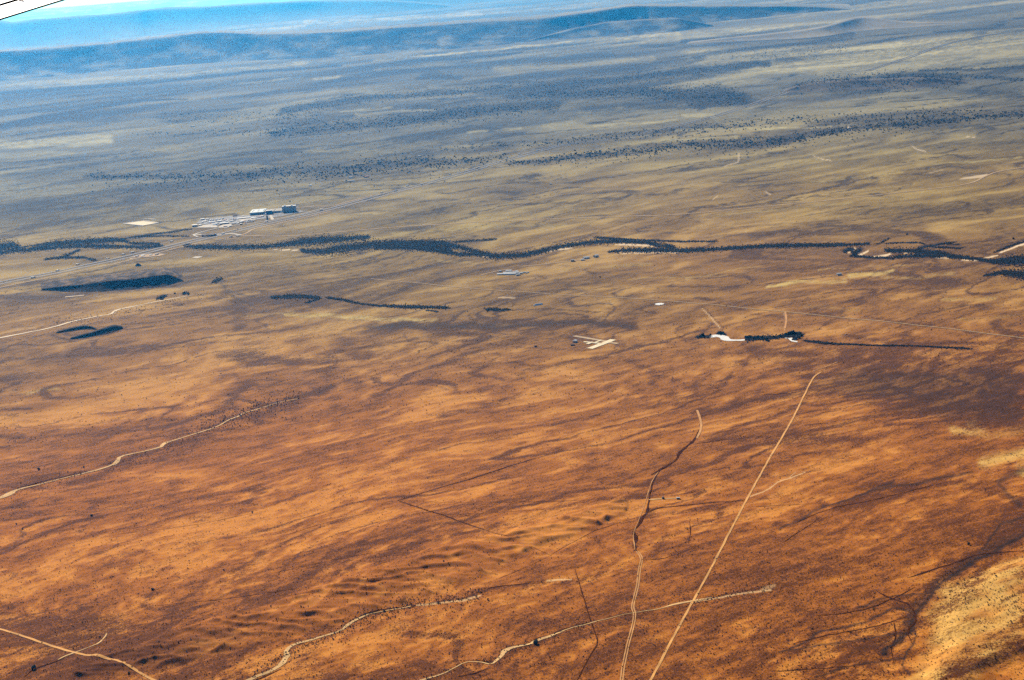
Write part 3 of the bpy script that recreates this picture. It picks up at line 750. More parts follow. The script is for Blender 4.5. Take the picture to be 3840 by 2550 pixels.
for nm, arr in (('knoll', dune), ('grey', grey), ('scrub', scrub_all), ('black', black), ('pale', pale), ('gold', np.clip(gold, 0, 1)), ('light', light), ('rust', rust)):
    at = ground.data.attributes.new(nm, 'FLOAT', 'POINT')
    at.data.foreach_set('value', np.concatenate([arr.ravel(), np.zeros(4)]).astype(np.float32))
tagk(ground, kind='structure')


# ------------------------------------------------------------------ strips lying on the plain
def resample(pts, step):
    out = [pts[0]]
    for p, q in zip(pts[:-1], pts[1:]):
        L_ = math.hypot(q[0] - p[0], q[1] - p[1])
        k = max(1, int(L_ / step))
        for i in range(1, k + 1):
            out.append(tuple(p[j] + (q[j] - p[j]) * i / k for j in range(len(p))))
    return out


def smooth_line(pts, it=2):
    for _ in range(it):
        o = [pts[0]]
        for p, q in zip(pts[:-1], pts[1:]):
            o.append(tuple(.75 * a + .25 * b for a, b in zip(p, q)))
            o.append(tuple(.25 * a + .75 * b for a, b in zip(p, q)))
        o.append(pts[-1])
        pts = o
    return pts


def strip(name, px, width, mat, lift=0.4, step=25.0, off=0.0, wob=0.0, smooth=2, thick=0.0, label=None):
    """px: (x, y[, width]) photo points of the line; width in metres."""
    pts = [g(p[0], p[1]) + ((p[2] if len(p) > 2 else width),) for p in px]
    pts = resample(smooth_line(pts, smooth), step)
    vs_, fs = [], []
    NX = 4
    for i, p in enumerate(pts):
        a = pts[max(0, i - 1)]
        b = pts[min(len(pts) - 1, i + 1)]
        tx, ty = b[0] - a[0], b[1] - a[1]
        l_ = math.hypot(tx, ty) or 1
        nx, ny = -ty / l_, tx / l_
        wl = p[2] / 2 * (.8 if name == 'sand_wash' else 1)
        wr = wl
        if wob:
            wl *= 1 + wob * float(noise(np.array([i * .37]), np.array([1.5]), 5)[0])
            wr *= 1 + wob * float(noise(np.array([i * .41]), np.array([9.5]), 6)[0])
        for k in range(NX + 1):
            o = off + wl - (wl + wr) * k / NX
            x, y = p[0] + nx * o, p[1] + ny * o
            d = math.hypot(x, y)
            vs_.append((x, y, zat(x, y) + lift + d * 6e-5))
    n_ = NX + 1
    for i in range(len(pts) - 1):
        for k in range(NX):
            fs.append((i * n_ + k, i * n_ + k + 1, (i + 1) * n_ + k + 1, (i + 1) * n_ + k)[::-1])
    o = mesh_obj(name, vs_, fs, mat, smooth=True)
    tagk(o, label=label, kind='structure')
    return o


def patch(name, px, mat, lift=0.5, label=None, n_edge=3):
    pts = resample([g(*p) for p in px] + [g(*px[0])], 60)[:-1]
    cx = sum(p[0] for p in pts) / len(pts)
    cy = sum(p[1] for p in pts) / len(pts)
    vs_ = []
    for r_ in (0.0, .34, .67, 1.0):
        for p in pts:
            x, y = cx + (p[0] - cx) * r_, cy + (p[1] - cy) * r_
            vs_.append((x, y, zat(x, y) + lift + math.hypot(x, y) * 6e-5))
            if r_ == 0.0:
                break
    k = len(pts)
    fs = []
    for i in range(k):
        j = (i + 1) % k
        fs.append((0, 1 + i, 1 + j))
        for r_ in range(2):
            a0 = 1 + r_ * k
            fs.append((a0 + i, a0 + k + i, a0 + k + j, a0 + j))
    o = mesh_obj(name, vs_, fs, mat)
    tagk(o, label=label, kind='structure')
    return o


HWY = [(-260, 1126), (0, 1062), (220, 1023), (305, 1001), (410, 980), (500, 960), (610, 934), (742, 903), (844, 879), (1000, 840), (1120, 815), (1239, 787), (1409, 741), (1592, 693), (1775, 638), (1866, 610), (2017, 567), (2095, 546), (2154, 537), (2260, 526), (2450, 494), (2637, 450), (2729, 424), (2856, 380), (2957, 345), (3074, 304)]
HWY2 = [(3252, 265), (3339, 236), (3440, 205), (3482, 186), (3536, 170), (3661, 140), (3760, 125)]
strip('highway_lane', HWY, 15, M['asphalt'], off=19, lift=.7, smooth=3)
strip('highway_lane', HWY, 15, M['asphalt'], off=-19, lift=.7, smooth=3)
strip('highway_lane', HWY2, 15, M['asphalt'], off=19, lift=1.2, smooth=2, step=60)
strip('highway_lane', HWY2, 15, M['asphalt'], off=-19, lift=1.2, smooth=2, step=60)
strip('highway_shoulder', HWY[:14], 3.5, M['dirt_far'], off=-30, lift=.6, smooth=3)
strip('highway_shoulder', HWY[:14], 2.5, M['dirt_far'], off=30, lift=.6, smooth=3)
strip('frontage_road', [(-200, 1128), (0, 1079), (223, 1034), (427, 992), (503, 972), (620, 944), (742, 915), (830, 900), (904, 886), (930, 875), (946, 863), (1000, 852), (1120, 824), (1240, 797)], 9, M['dirt_far'], lift=.5)
strip('frontage_road', [(904, 887), (1000, 889), (1100, 888), (1250, 876), (1400, 860), (1640, 845), (1900, 830), (2300, 815), (2560, 810), (2800, 782), (3000, 765), (3200, 742), (3560, 705), (3650, 690), (3690, 668), (3740, 648), (3840, 632), (3960, 612)], 9, M['dirt_far'], lift=.6, step=40)
strip('ramp_road', [(742, 892), (722, 884), (760, 872), (807, 861), (850, 852), (894, 846), (960, 838), (1020, 828), (1100, 812), (1150, 800), (1213, 783)], 9, M['concrete'], lift=.8)
strip('ramp_road', [(722, 882), (765, 884), (820, 886), (840, 881), (880, 880), (904, 886)], 16, M['concrete'], lift=1.0, step=12)
strip('ramp_road', [(1100, 784), (1180, 776), (1240, 778), (1290, 764), (1400, 736)], 9, M['dirt_far'], lift=.8)
# long dirt roads
strip('dirt_road', [(1390, 1048), (1500, 1058), (1632, 1070), (1800, 1084), (1985, 1097), (2250, 1114), (2560, 1133), (2945, 1169), (3260, 1197), (3500, 1224), (3840, 1267), (4000, 1290)], 4.2, M['dirt_far'], lift=.5)
strip('dirt_road', [(3080, 1391), (3050, 1409), (3032, 1446), (2967, 1576), (2891, 1702), (2777, 1906), (2647, 2161), (2560, 2313), (2435, 2556), (2380, 2670)], 3.8, M['dirt'], lift=.35, step=9, wob=.3)
strip('dirt_road', [(-120, 2310), (0, 2355), (140, 2400), (282, 2445), (434, 2481), (520, 2518), (595, 2556), (700, 2610)], 5, M['dirt'], lift=.35, step=8, wob=.3)
strip('dirt_track', [(2325, 2600), (2332, 2535), (2343, 2459), (2370, 2351), (2381, 2296), (2370, 2269), (2380, 2228), (2391, 2188), (2397, 2123), (2408, 2088), (2390, 2060)], 1.9, M['track'], lift=.3, step=8, off=1.7, smooth=2, wob=.4)
strip('dirt_track', [(2325, 2600), (2332, 2535), (2343, 2459), (2370, 2351), (2381, 2296), (2370, 2269), (2380, 2228), (2391, 2188), (2397, 2123), (2408, 2088), (2390, 2060)], 1.9, M['track'], lift=.3, step=8, off=-1.7, smooth=2, wob=.4)
strip('dirt_track', [(2386, 2058), (2378, 1990), (2405, 1933), (2429, 1863), (2451, 1792), (2473, 1764)], 1.2, M['track'], lift=.34, step=8, wob=1.2, off=2.5)
strip('dirt_track', [(2614, 1636), (2630, 1600), (2628, 1571), (2614, 1533)], 5, M['track'], lift=.35, step=12)
strip('dirt_track', [(2432, 1867), (2470, 1863), (2540, 1861)], 4, M['sand'], lift=.3, step=8, wob=.8)
strip('dirt_track', [(3048, 1388), (3090, 1375), (3140, 1355)], 2.5, M['track'], lift=.35, step=12)
strip('farm_track', [(1800, 1034), (1860, 1018), (1910, 1010)], 6, M['dirt_far'], lift=.5)
strip('farm_track', [(1960, 1000), (2080, 986), (2140, 979), (2200, 972)], 6, M['dirt_far'], lift=.5)
strip('farm_track', [(2945, 1170), (2950, 1195), (2944, 1230)], 5, M['track'], lift=.5)
strip('farm_track', [(1890, 790), (2100, 730), (2300, 715), (2500, 690)], 4, M['dirt_far'], lift=.6)
M['gully'] = mat_plain('weedy_gully', (0.060, 0.018, 0.004), 0.95, 0.5, 0.12, spec=0.0)
for pts, nm in GULLIES:
    sc_ = [math.hypot(*g(p[0], p[1])) / F for p in pts]
    strip(nm, [(p[0], p[1], max(1.1, (3.0 if pts[0][0] > 2850 and pts[0][1] > 2140 else 2.5) * p[2] * k_) * (.4 if q_ in (0, len(pts) - 1) else 1)) for q_, (p, k_) in enumerate(zip(pts, sc_))], 2, M['gully'], lift=.22, step=7, wob=1.1 if nm == 'gully' else .5, smooth=1)
# washes
strip('sand_wash', [(-60, 1882, 13), (0, 1866, 13), (40, 1850, 18), (60, 1838, 10), (190, 1803, 6.5), (336, 1768, 7), (420, 1743, 13), (440, 1728, 13), (450, 1711, 8), (515, 1696, 6), (600, 1676, 9), (614, 1662, 13), (640, 1652, 8), (743, 1620, 6), (813, 1598, 5), (860, 1570, 5), (895, 1558, 6), (911, 1545, 5), (976, 1527, 5), (1040, 1505, 4), (1120, 1490, 4)], 6, M['sand'], lift=.35, step=9, wob=.7, smooth=1)
strip('sand_wash', [(860, 2580, 5), (950, 2535, 7), (1020, 2512, 9), (1052, 2486, 13), (1072, 2455, 15), (1075, 2428, 10), (1110, 2408, 8), (1155, 2397, 9), (1200, 2382, 6), (1280, 2358, 7), (1300, 2338, 8), (1367, 2303, 4), (1430, 2288, 2.5), (1540, 2269, 3)], 5, M['sand'], lift=.35, step=7, wob=.7, smooth=1)
strip('sand_wash', [(1500, 2580, 4), (1546, 2552, 5), (1660, 2524, 4), (1700, 2498, 3.5), (1741, 2475, 4), (1795, 2473, 3.5), (1844, 2486, 5), (1870, 2465, 8), (1885, 2445, 9), (1890, 2432, 13), (1912, 2421, 11), (1985, 2408, 6), (2006, 2396, 9), (2066, 2376, 6), (2090, 2366, 5), (2126, 2350, 2.5), (2212, 2328, 4), (2260, 2315, 2), (2364, 2291, 2), (2473, 2275, 2), (2510, 2262, 5), (2560, 2252, 6), (2668, 2232, 3.5)], 4, M['sand'], lift=.35, step=7, wob=.7, smooth=1)
strip('sand_wash', [(-40, 1276, 14), (0, 1266, 14), (122, 1244, 13), (198, 1226, 18), (274, 1204, 16), (381, 1181, 9), (412, 1179, 14), (424, 1168, 16), (438, 1160, 14), (500, 1148, 9), (579, 1132, 9), (650, 1120, 7), (720, 1108, 5)], 10, M['sand_pale'], lift=.4, step=14, wob=.8, smooth=1)
strip('sand_wash', [(217, 2471, 4), (240, 2458, 3.5), (282, 2443, 2.5), (345, 2420, 2.5), (369, 2410, 5), (392, 2385, 4), (400, 2368, 2)], 4, M['sand'], lift=.35, step=6, wob=.7, smooth=1)
strip('stock_track', [(245, 1114), (280, 1111), (316, 1107)], 8, M['sand_pale'], lift=.5)
# runway strips
strip('runway', [(2211, 1307), (2300, 1273)], 19, M['runway'], lift=.7, smooth=0)
strip('runway', [(2153, 1258), (2200, 1267), (2317, 1288)], 13, M['runway_old'], lift=.5, smooth=0)
strip('taxiway', [(2189, 1282), (2251, 1288)], 9, M['runway'], lift=.9, smooth=0)
strip('taxiway', [(2202, 1291), (2222, 1283)], 10, M['runway'], lift=1.1, smooth=0)
strip('taxiway', [(2232, 1285), (2256, 1275)], 7, M['runway'], lift=1.1, smooth=0)
# water
strip('pond', [(2664, 1265, 8), (2675, 1261, 22), (2690, 1258, 22), (2703, 1258, 26), (2712, 1266, 26), (2722, 1273, 24), (2744, 1276, 16), (2793, 1275, 14)], 18, M['pond_sheen'], lift=.5, step=6, wob=.4, smooth=2)
patch('pond', [(2940, 1266), (2960, 1267), (2973, 1266), (2968, 1275), (2975, 1280), (2991, 1280), (2990, 1284), (2970, 1281), (2962, 1277), (2958, 1271)], M['pond_sheen'], .6)
patch('pond', [(2455, 1142), (2463, 1139), (2480, 1138), (2492, 1140), (2488, 1143), (2473, 1146), (2460, 1145)], M['pond_sheen'], .6)
# pads and lots
patch('lagoon', [(464, 840), (537, 831), (594, 837), (537, 848)], M['runway'], .7)
strip('lagoon_bank', [(464, 841), (537, 831), (594, 837), (537, 848), (462, 841)], 10, M['concrete'], lift=1.3, smooth=0)
strip('lagoon_bank', [(540, 824), (560, 823), (580, 825)], 12, M['concrete'], lift=1.0, smooth=0)
patch('gravel_pad', [(720, 969), (735, 964), (761, 964), (742, 971)], M['concrete'], .6)
patch('parking_lot', [(735, 838), (760, 822), (860, 812), (935, 808), (1000, 806), (1130, 792), (1140, 796), (1060, 812), (960, 826), (880, 842), (800, 846)], M['lot'], .7)
patch('concrete_yard', [(735, 857), (765, 846), (800, 843), (818, 852), (812, 857)], M['concrete'], 1.1)
patch('concrete_yard', [(816, 856), (835, 846), (865, 843), (872, 848), (850, 858)], M['concrete'], 1.1)
patch('concrete_yard', [(1010, 809), (1018, 808), (1029, 826), (1017, 827)], M['concrete'], 1.2)
patch('concrete_yard', [(888, 824), (920, 818), (962, 818), (958, 824), (910, 832)], M['concrete'], 1.1)
patch('gravel_yard', [(490, 968), (520, 959), (580, 955), (622, 956), (600, 962), (540, 966)], M['dirt_far'], .9)


# ------------------------------------------------------------------ mesas and hills
def slope_mat(name, c0, c1, scale, thr=.5, soft=.12):
    mt = bpy.data.materials.new(name)
    mt.use_nodes = True
    q = mt.node_tree
    b = q.nodes['Principled BSDF']
    b.inputs['Roughness'].default_value = .95
    b.inputs['Specular IOR Level'].default_value = .05
    ge = q.nodes.new('ShaderNodeNewGeometry')
    nz = q.nodes.new('ShaderNodeTexNoise')
    nz.inputs['Scale'].default_value = scale
    nz.inputs['Detail'].default_value = 7
    nz.inputs['Roughness'].default_value = .65
    mp_ = q.nodes.new('ShaderNodeMapping')
    mp_.inputs['Scale'].default_value = (1, .8, 4)
    q.links.new(ge.outputs['Position'], mp_.inputs['Vector'])
    q.links.new(mp_.outputs[0], nz.inputs['Vector'])
    cr_ = q.nodes.new('ShaderNodeValToRGB')
    cr_.color_ramp.elements[0].position = thr - soft
    cr_.color_ramp.elements[1].position = thr + soft
    cr_.color_ramp.elements[0].color = c0 + (1,)
    cr_.color_ramp.elements[1].color = c1 + (1,)
    q.links.new(nz.outputs['Fac'], cr_.inputs[0])
    q.links.new(cr_.outputs[0], b.inputs['Base Color'])
    return mt


M['far_slope'] = slope_mat('wooded_mesa_slope', (0.030, 0.038, 0.055), (0.26, 0.24, 0.16), 1 / 420, .56, .10)  # bluish dark colour has some distance haze painted in
M['mountain'] = slope_mat('mountain_slope', (0.07, 0.08, 0.09), (0.20, 0.19, 0.15), 1 / 2500, .52, .15)
M['hill'] = slope_mat('juniper_hill', (0.05, 0.045, 0.042), (0.16, 0.13, 0.09), 1 / 160, .52, .12)
M['far_top'] = slope_mat('pale_tableland', (0.14, 0.13, 0.09), (0.27, 0.24, 0.15), 1 / 2500, .48, .15)
M['butte'] = slope_mat('butte_slope', (0.19, 0.175, 0.14), (0.30, 0.26, 0.17), 1 / 420, .52, .12)
M['mesa_rock'] = slope_mat('basalt_talus', (0.020, 0.015, 0.014), (0.10, 0.062, 0.036), 1 / 45, .58, .14)
M['mesa_top'] = slope_mat('mesa_top', (0.03, 0.022, 0.018), (0.24, 0.15, 0.07), 1 / 38, .56, .1)


def mesa(name, foot, slope, back, mat, step=60.0, rough=.2, lam=6.0, seed=3, topmat=None, drop=1.0, label=None, flat=.35):
    slope = math.radians(slope)
    raw = []
    for px, py, hp in foot:
        x, y = g(px, py)
        d = math.hypot(x, y)
        raw.append((x, y, max(0, hp) / F * d / (1 + H / (d * math.tan(slope)))))
    pts = resample(smooth_line(raw, 1), step)
    prof = [(-.12, -.05), (0, 0.0), (.25, .12), (.5, .32), (.72, .58), (.86, .80), (.94, .93), (1, 1.0)]
    vs_, fs, kinds = [], [], []
    ntop = 7
    nrow = len(prof) + ntop
    n_ = len(pts)
    ii = np.arange(n_) / lam
    sp1 = noise(ii, ii * 0 + .5, seed) + .5 * noise(ii * 2.7, ii * 0 + 3.5, seed + 1) + .3 * noise(ii * 7.1, ii * 0 + 5.5, seed + 7)
    hn = (noise(ii * .6, ii * 0 + .5, seed + 2) * .10 + noise(ii * 2.3, ii * 0 + 7.5, seed + 3) * .05) * (.35 if step >= 90 and back > 1000 else 1)
    for i, (x, y, h) in enumerate(pts):
        d = math.hypot(x, y)
        ux, uy = x / d, y / d
        setb = h / math.tan(slope)
        h2 = h * (1 + hn[i])
        for k, (o, f_) in enumerate(prof):
            wob = sp1[i] * rough * (1 - abs(o - .45) * .9)
            oo = (o + wob) * setb
            xx, yy = x + ux * oo, y + uy * oo
            zb = zat(xx, yy) if xx and yy > 1500 else 0
            vs_.append((xx, yy, zb + f_ * h2 - (2.0 if k == 0 else 0) - (4 if h < 3 else 0)))
        for k in range(1, ntop + 1):
            r_ = k / ntop
            oo = setb * (1 + sp1[i] * rough * .5 * (1 - r_)) + r_ * (back + setb)
            xx, yy = x + ux * oo, y + uy * oo
            hz = h2 * (1 - drop * sstep(flat, 1.0, np.float64(r_))) + h2 * .03 * math.sin(i * 1.7 + k)
            vs_.append((xx, yy, zat(xx, yy) + hz - (6.0 if k == ntop else 0) - (6 if h < 3 else 0)))
    for i in range(n_ - 1):
        for k in range(nrow - 1):
            fs.append((i * nrow + k, (i + 1) * nrow + k, (i + 1) * nrow + k + 1, i * nrow + k + 1))
            kinds.append(1 if k >= len(prof) - 1 else 0)
    o = mesh_obj(name, vs_, fs, mat, smooth=True)
    if topmat:
        o.data.materials.append(topmat)
        o.data.polygons.foreach_set('material_index', kinds)
    tagk(o, label=label, kind='structure')
    return o


mesa('mesa', [(140, 1089, 0), (190, 1091, 12), (244, 1094, 21), (305, 1094, 30), (380, 1092, 36), (442, 1090, 40), (518, 1084, 41), (580, 1077, 42), (622, 1071, 44), (645, 1065, 34), (668, 1058, 16), (700, 1055, 0)], 27, 190, M['mesa_rock'], step=8, rough=.42, lam=8, topmat=M['mesa_top'], drop=.95, flat=.62)
mesa('mesa_ridge', [(215, 1277, 0), (260, 1275, 5), (335, 1267, 16), (395, 1254, 22), (427, 1246, 25), (448, 1238, 15), (470, 1230, 0)], 26, 25, M['mesa_rock'], step=7, rough=.3, lam=7, seed=13, drop=1.0)
mesa('mesa_ridge', [(180, 1254, 0), (230, 1250, 9), (290, 1240, 14), (335, 1236, 13), (365, 1238, 4), (385, 1238, 0)], 25, 25, M['mesa_rock'], step=7, rough=.3, lam=7, seed=23, drop=1.0)
mesa('knoll', [(500, 1000, 0), (515, 1000, 10), (520, 1000, 12), (530, 999, 4), (545, 998, 0)], 40, 10, M['mesa_rock'], step=6, rough=.1, lam=4, seed=33)
mesa('hill', [(2930, 348, 0), (3000, 347, 24), (3100, 342, 34), (3250, 338, 36), (3373, 332, 36), (3480, 328, 34), (3560, 320, 20), (3640, 312, 0)], 14, 250, M['hill'], step=40, rough=.2, lam=6, seed=43)
mesa('far_mesa', [(-400, 342, 100), (-150, 318, 105), (0, 303, 106), (200, 288, 106), (380, 268, 100), (600, 250, 108), (800, 234, 112), (850, 230, 110), (940, 228, 98), (1100, 217, 94), (1280, 210, 92), (1500, 192, 90), (1746, 178, 92), (1950, 160, 86), (2115, 146, 84), (2283, 128, 90), (2364, 120, 94), (2500, 104, 78), (2650, 88, 60), (2850, 68, 40), (3050, 48, 20), (3200, 38, 0)], 17, 2500, M['far_slope'], step=90, rough=.3, lam=9, seed=53, drop=.75, topmat=M['far_top'])
mesa('ridge', [(1960, 160, 0), (2060, 154, 20), (2200, 142, 40), (2330, 134, 48), (2450, 127, 50), (2540, 120, 46), (2600, 112, 28), (2680, 102, 0)], 16, 600, M['far_slope'], step=90, rough=.3, lam=7, seed=63)
mesa('butte', [(2560, 168, 0), (2700, 160, 10), (2900, 150, 20), (3060, 142, 30), (3130, 132, 36), (3200, 120, 44), (3240, 114, 44), (3300, 110, 34), (3400, 104, 16), (3560, 92, 6), (3640, 88, 0)], 10, 400, M['butte'], step=90, rough=.22, lam=7, seed=73)
mesa('mountain_range', [(-500, 200, 80), (-100, 190, 88), (0, 178, 93), (14, 177, 97), (45, 175, 86), (90, 173, 86), (166, 166, 90), (280, 158, 90), (380, 148, 88), (500, 138, 88), (596, 124, 90), (760, 108, 78), (900, 96, 76), (1050, 84, 72), (1280, 60, 56), (1500, 44, 38), (1700, 26, 0)], 14, 9000, M['mountain'], step=350, rough=.3, lam=8, seed=83, drop=.9)
mesa('mountain_range', [(560, 92, 0), (700, 84, 34), (790, 80, 48), (900, 76, 46), (1100, 66, 46), (1280, 52, 46), (1500, 36, 40), (1800, 10, 36), (2100, -14, 30)], 12, 4000, M['mountain'], step=300, rough=.3, lam=8, seed=93, drop=.8)


# ------------------------------------------------------------------ vegetation
def ico(r=1.0):
    p = (1 + 5 ** .5) / 2
    v = np.array([(-1, p, 0), (1, p, 0), (-1, -p, 0), (1, -p, 0), (0, -1, p), (0, 1, p), (0, -1, -p), (0, 1, -p), (p, 0, -1), (p, 0, 1), (-p, 0, -1), (-p, 0, 1)], float)
    v /= np.linalg.norm(v[0])
    f = np.array([(0, 11, 5), (0, 5, 1), (0, 1, 7), (0, 7, 10), (0, 10, 11), (1, 5, 9), (5, 11, 4), (11, 10, 2), (10, 7, 6), (7, 1, 8), (3, 9, 4), (3, 4, 2), (3, 2, 6), (3, 6, 8), (3, 8, 9), (4, 9, 5), (2, 4, 11), (6, 2, 10), (8, 6, 7), (9, 8, 1)])
    return v * r, f


IV, IF = ico()
OV_ = np.array([(1, 0, 0), (-1, 0, 0), (0, 1, 0), (0, -1, 0), (0, 0, 1), (0, 0, -.6)], float)
OF_ = np.array([(0, 2, 4), (2, 1, 4), (1, 3, 4), (3, 0, 4), (2, 0, 5), (1, 2, 5), (3, 1, 5), (0, 3, 5)])


def mass(name, pos, rad, mat, tv=IV, tf=IF, squash=.8, label=None, jit=.3):
    """Many small bushes in one mesh. pos: (n,3) base points; rad: (n,)"""
    n_ = len(pos)
    k = len(tv)
    v = tv[None] * (1 + rng.uniform(-jit, jit, (n_, k, 1)))
    an = rng.uniform(0, 6.28, n_)
    c_, s_ = np.cos(an)[:, None], np.sin(an)[:, None]
    vx = v[..., 0] * c_ - v[..., 1] * s_
    vy = v[..., 0] * s_ + v[..., 1] * c_
    vz = (v[..., 2] + .7) * squash
    co_ = np.stack([vx, vy, vz], -1) * rad[:, None, None] + pos[:, None, :]
    fa = (tf[None] + (np.arange(n_) * k)[:, None, None]).reshape(-1, 3)
    o = fast_mesh(name, co_.reshape(-1, 3), fa, mat, False, True)
    tagk(o, label=label, kind='stuff')
    return o


def scatter(pts, n_, gauss=.55):
    seg = [(p, q, math.hypot(q[0] - p[0], (q[1] - p[1]))) for p, q in zip(pts[:-1], pts[1:])]
    tl = sum(s_[2] * (s_[0][2] + s_[1][2]) for s_ in seg)
    out = []
    for p, q, l_ in seg:
        k_ = int(round(n_ * l_ * (p[2] + q[2]) / tl))
        for _ in range(k_):
            r_ = random.random()
            w_ = p[2] + (q[2] - p[2]) * r_
            out.append((p[0] + (q[0] - p[0]) * r_ + random.gauss(0, 4), p[1] + (q[1] - p[1]) * r_ + max(-2.2, min(2.2, random.gauss(0, gauss))) * w_))
    return out


ORD = ['first', 'second', 'third', 'fourth', 'fifth', 'sixth', 'seventh', 'eighth', 'ninth', 'tenth', 'eleventh', 'twelfth', 'thirteenth', 'fourteenth', 'fifteenth', 'sixteenth', 'seventeenth', 'eighteenth', 'nineteenth', 'twentieth', 'twenty-first', 'twenty-second', 'twenty-third', 'twenty-fourth', 'twenty-fifth', 'twenty-sixth', 'twenty-seventh', 'twenty-eighth']
trees = []
for belt, pts, n_, a in BELTS:
    cl = scatter(pts, n_)
    for p in cl:
        if noise(np.array([p[0] / 60]), np.array([p[1] / 14]), 17)[0] < -.18 and random.random() < .75:
            continue
        x, y = g(*p)
        trees.append((math.hypot(x, y), x, y, belt, random.uniform(2.6, 4.3)))
trees.sort()


def crown_mesh(seed, blobs, mat):
    r_ = np.random.default_rng(seed)
    vs_, fs = [], []
    for b in range(blobs):
        if b == 0:
            c_, rr = np.array([0, 0, .75]), .72
        else:
            an = r_.uniform(0, 6.28)
            c_ = np.array([math.cos(an) * .5, math.sin(an) * .5, r_.uniform(.45, 1.15)])
            rr = r_.uniform(.32, .55)
        v = IV * (1 + r_.uniform(-.28, .28, (12, 1))) * rr * np.array([1, 1, .9]) + c_
        fs += [tuple(int(q + len(vs_)) for q in f_) for f_ in IF]
        vs_ += [tuple(q) for q in v]
    me = bpy.data.meshes.new('crown')
    me.from_pydata(vs_, [], fs)
    me.materials.append(mat)
    return me


def trunk_mesh(mat):
    vs_, fs = [], []
    for k, (z, r_) in enumerate(((-.15, .10), (.3, .075), (.8, .04))):
        for j in range(5):
            vs_.append((math.cos(j * 1.2566) * r_ + (.04 * k), math.sin(j * 1.2566) * r_, z))
    for k in range(2):
        for j in range(5):
            fs.append((k * 5 + j, k * 5 + (j + 1) % 5, k * 5 + 5 + (j + 1) % 5, k * 5 + 5 + j))
    fs.append((10, 11, 12, 13, 14))
    me = bpy.data.meshes.new('trunk')
    me.from_pydata(vs_, [], fs)
    me.materials.append(mat)
    return me


crowns = [crown_mesh(s_, 5, M['juniper']) for s_ in range(5)]
bigcrowns = [crown_mesh(s_ + 50, 12, M['juniper']) for s_ in range(3)]
trunk = trunk_mesh(M['bark'])


def tree(name, x, y, r_, label, cat, group, me):
    t_ = empty(name, (x, y, zat(x, y)), random.uniform(0, 6.28))
    t_.scale = (r_, r_, r_ * random.uniform(.85, 1.1))
    tagk(t_, label, cat, group)
    c_ = bpy.data.objects.new('crown', me)
    C.objects.link(c_)
    c_.parent = t_
    k_ = bpy.data.objects.new('trunk', trunk)
    C.objects.link(k_)
    k_.parent = t_
    return t_


LONE = [
    (146, 1762, 3.6, 'dark round tree above the sandy wash near the left edge, with two smaller ones beside'), (314, 1751, 2.6, 'small dark tree just above the bend of the left sandy wash'),
    (255, 1770, 2.3, 'tiny dark tree between two others above the left sandy wash'), (344, 1934, 3.0, 'lone dark tree on open ground below the left sandy wash'),
    (62, 1966, 2.2, 'upper of two tiny dark trees near the left edge below the wash'), (84, 1983, 2.0, 'lower of two tiny dark trees near the left edge below the wash'),
    (572, 2207, 2.9, 'lone dark tree on red ground far above the lower left dirt road'), (839, 2134, 2.3, 'lone dark tree on open red ground above the row of knolls'),
    (127, 2506, 4.4, 'big dark tree in the gully at the lower left corner'), (374, 2386, 2.2, 'small dark tree beside the narrow wash above the lower left road'),
    (671, 2420, 2.0, 'small dark tree at the left foot of the eroded knolls'), (483, 2523, 2.3, 'dark tree just below the lower left dirt road'), (461, 2502, 1.5, 'tiny dark bush hugging the lower left dirt road'),
    (1017, 2278, 1.8, 'tiny tree among the left knolls, left of a pair'), (1130, 2281, 1.8, 'tiny tree among the left knolls, right of a pair'), (946, 1918, 2.1, 'small dark tree on a dark smudge above the knolls'),
    (1665, 2111, 2.0, 'lone dark tree on a bright crest of the middle knolls'), (1871, 2114, 1.7, 'tiny dark tree at the right flank of the middle knolls'), (2009, 2405, 4.6, 'big round dark tree standing in the sandy wash at bottom centre'),
    (1829, 2243, 2.1, 'small dark tree right of the speckled pale wash'), (1677, 2208, 1.5, 'tiny bush above the speckled pale wash'), (1527, 2157, 1.5, 'tiny bush in a gully of the knolls'),
    (2046, 2485, 1.4, 'tiny bush below the big tree in the wash'), (3633, 2033, 3.0, 'lone round dark tree above the pale rise at the right'), (3736, 2168, 2.0, 'small dark tree on the pale rise at the right'), (3791, 2338, 1.7, 'tiny dark bush low on the pale rise at the right'),
    (3402, 884, 4.5, 'lone tree on the slope above the arroyo at the right'), (3800, 901, 4.5, 'lone tree beside the sandy arroyo at the right edge'), (2250, 1040, 3, 'lone bush on bare ground between the two farmsteads'),
]
for i, (px, py, r_, lb) in enumerate(LONE):
    x, y = g(px, py)
    tree('juniper_tree', x, y, r_, lb, 'tree', 'lone trees on the range', bigcrowns[i % 3] if r_ > 2.8 else crowns[i % 5])
NIND = 300 - len(LONE)
BL = {'nearest': ('dark juniper in the belt of junipers behind the highway', 'junipers in the belt behind the highway'),
      'beyond': ('dark juniper in the thin belt beyond the highway', 'junipers beyond the highway'),
      'scarp': ('dark juniper on the scarp below the pale strip at the right', 'junipers along the right scarp')}
for i, (d, x, y, belt, r_) in enumerate(trees[:NIND]):
    lb, gp = BL.get(belt, ('dark juniper on the far hills', 'junipers on the far hills'))
    tree('juniper_tree', x, y, r_, lb, 'tree', gp, crowns[i % 5])
rest = trees[NIND:]
hill_o = bpy.data.objects['hill']
pos = np.array([(x, y, zat(x, y)) for d, x, y, b_, r_ in rest])
bpy.context.view_layer.update()
for i, (d, x, y, b_, r_) in enumerate(rest):
    if b_ == 'hill':
        ok, loc, _, _ = hill_o.ray_cast(Vector((x, y, 2000)), Vector((0, 0, -1)))
        if ok:
            pos[i, 2] = max(pos[i, 2], loc[2])
mass('juniper_woodland', pos, np.array([t_[4] for t_ in rest]) * 1.1, M['juniper'], label='dark junipers dotted in belts across the far range')

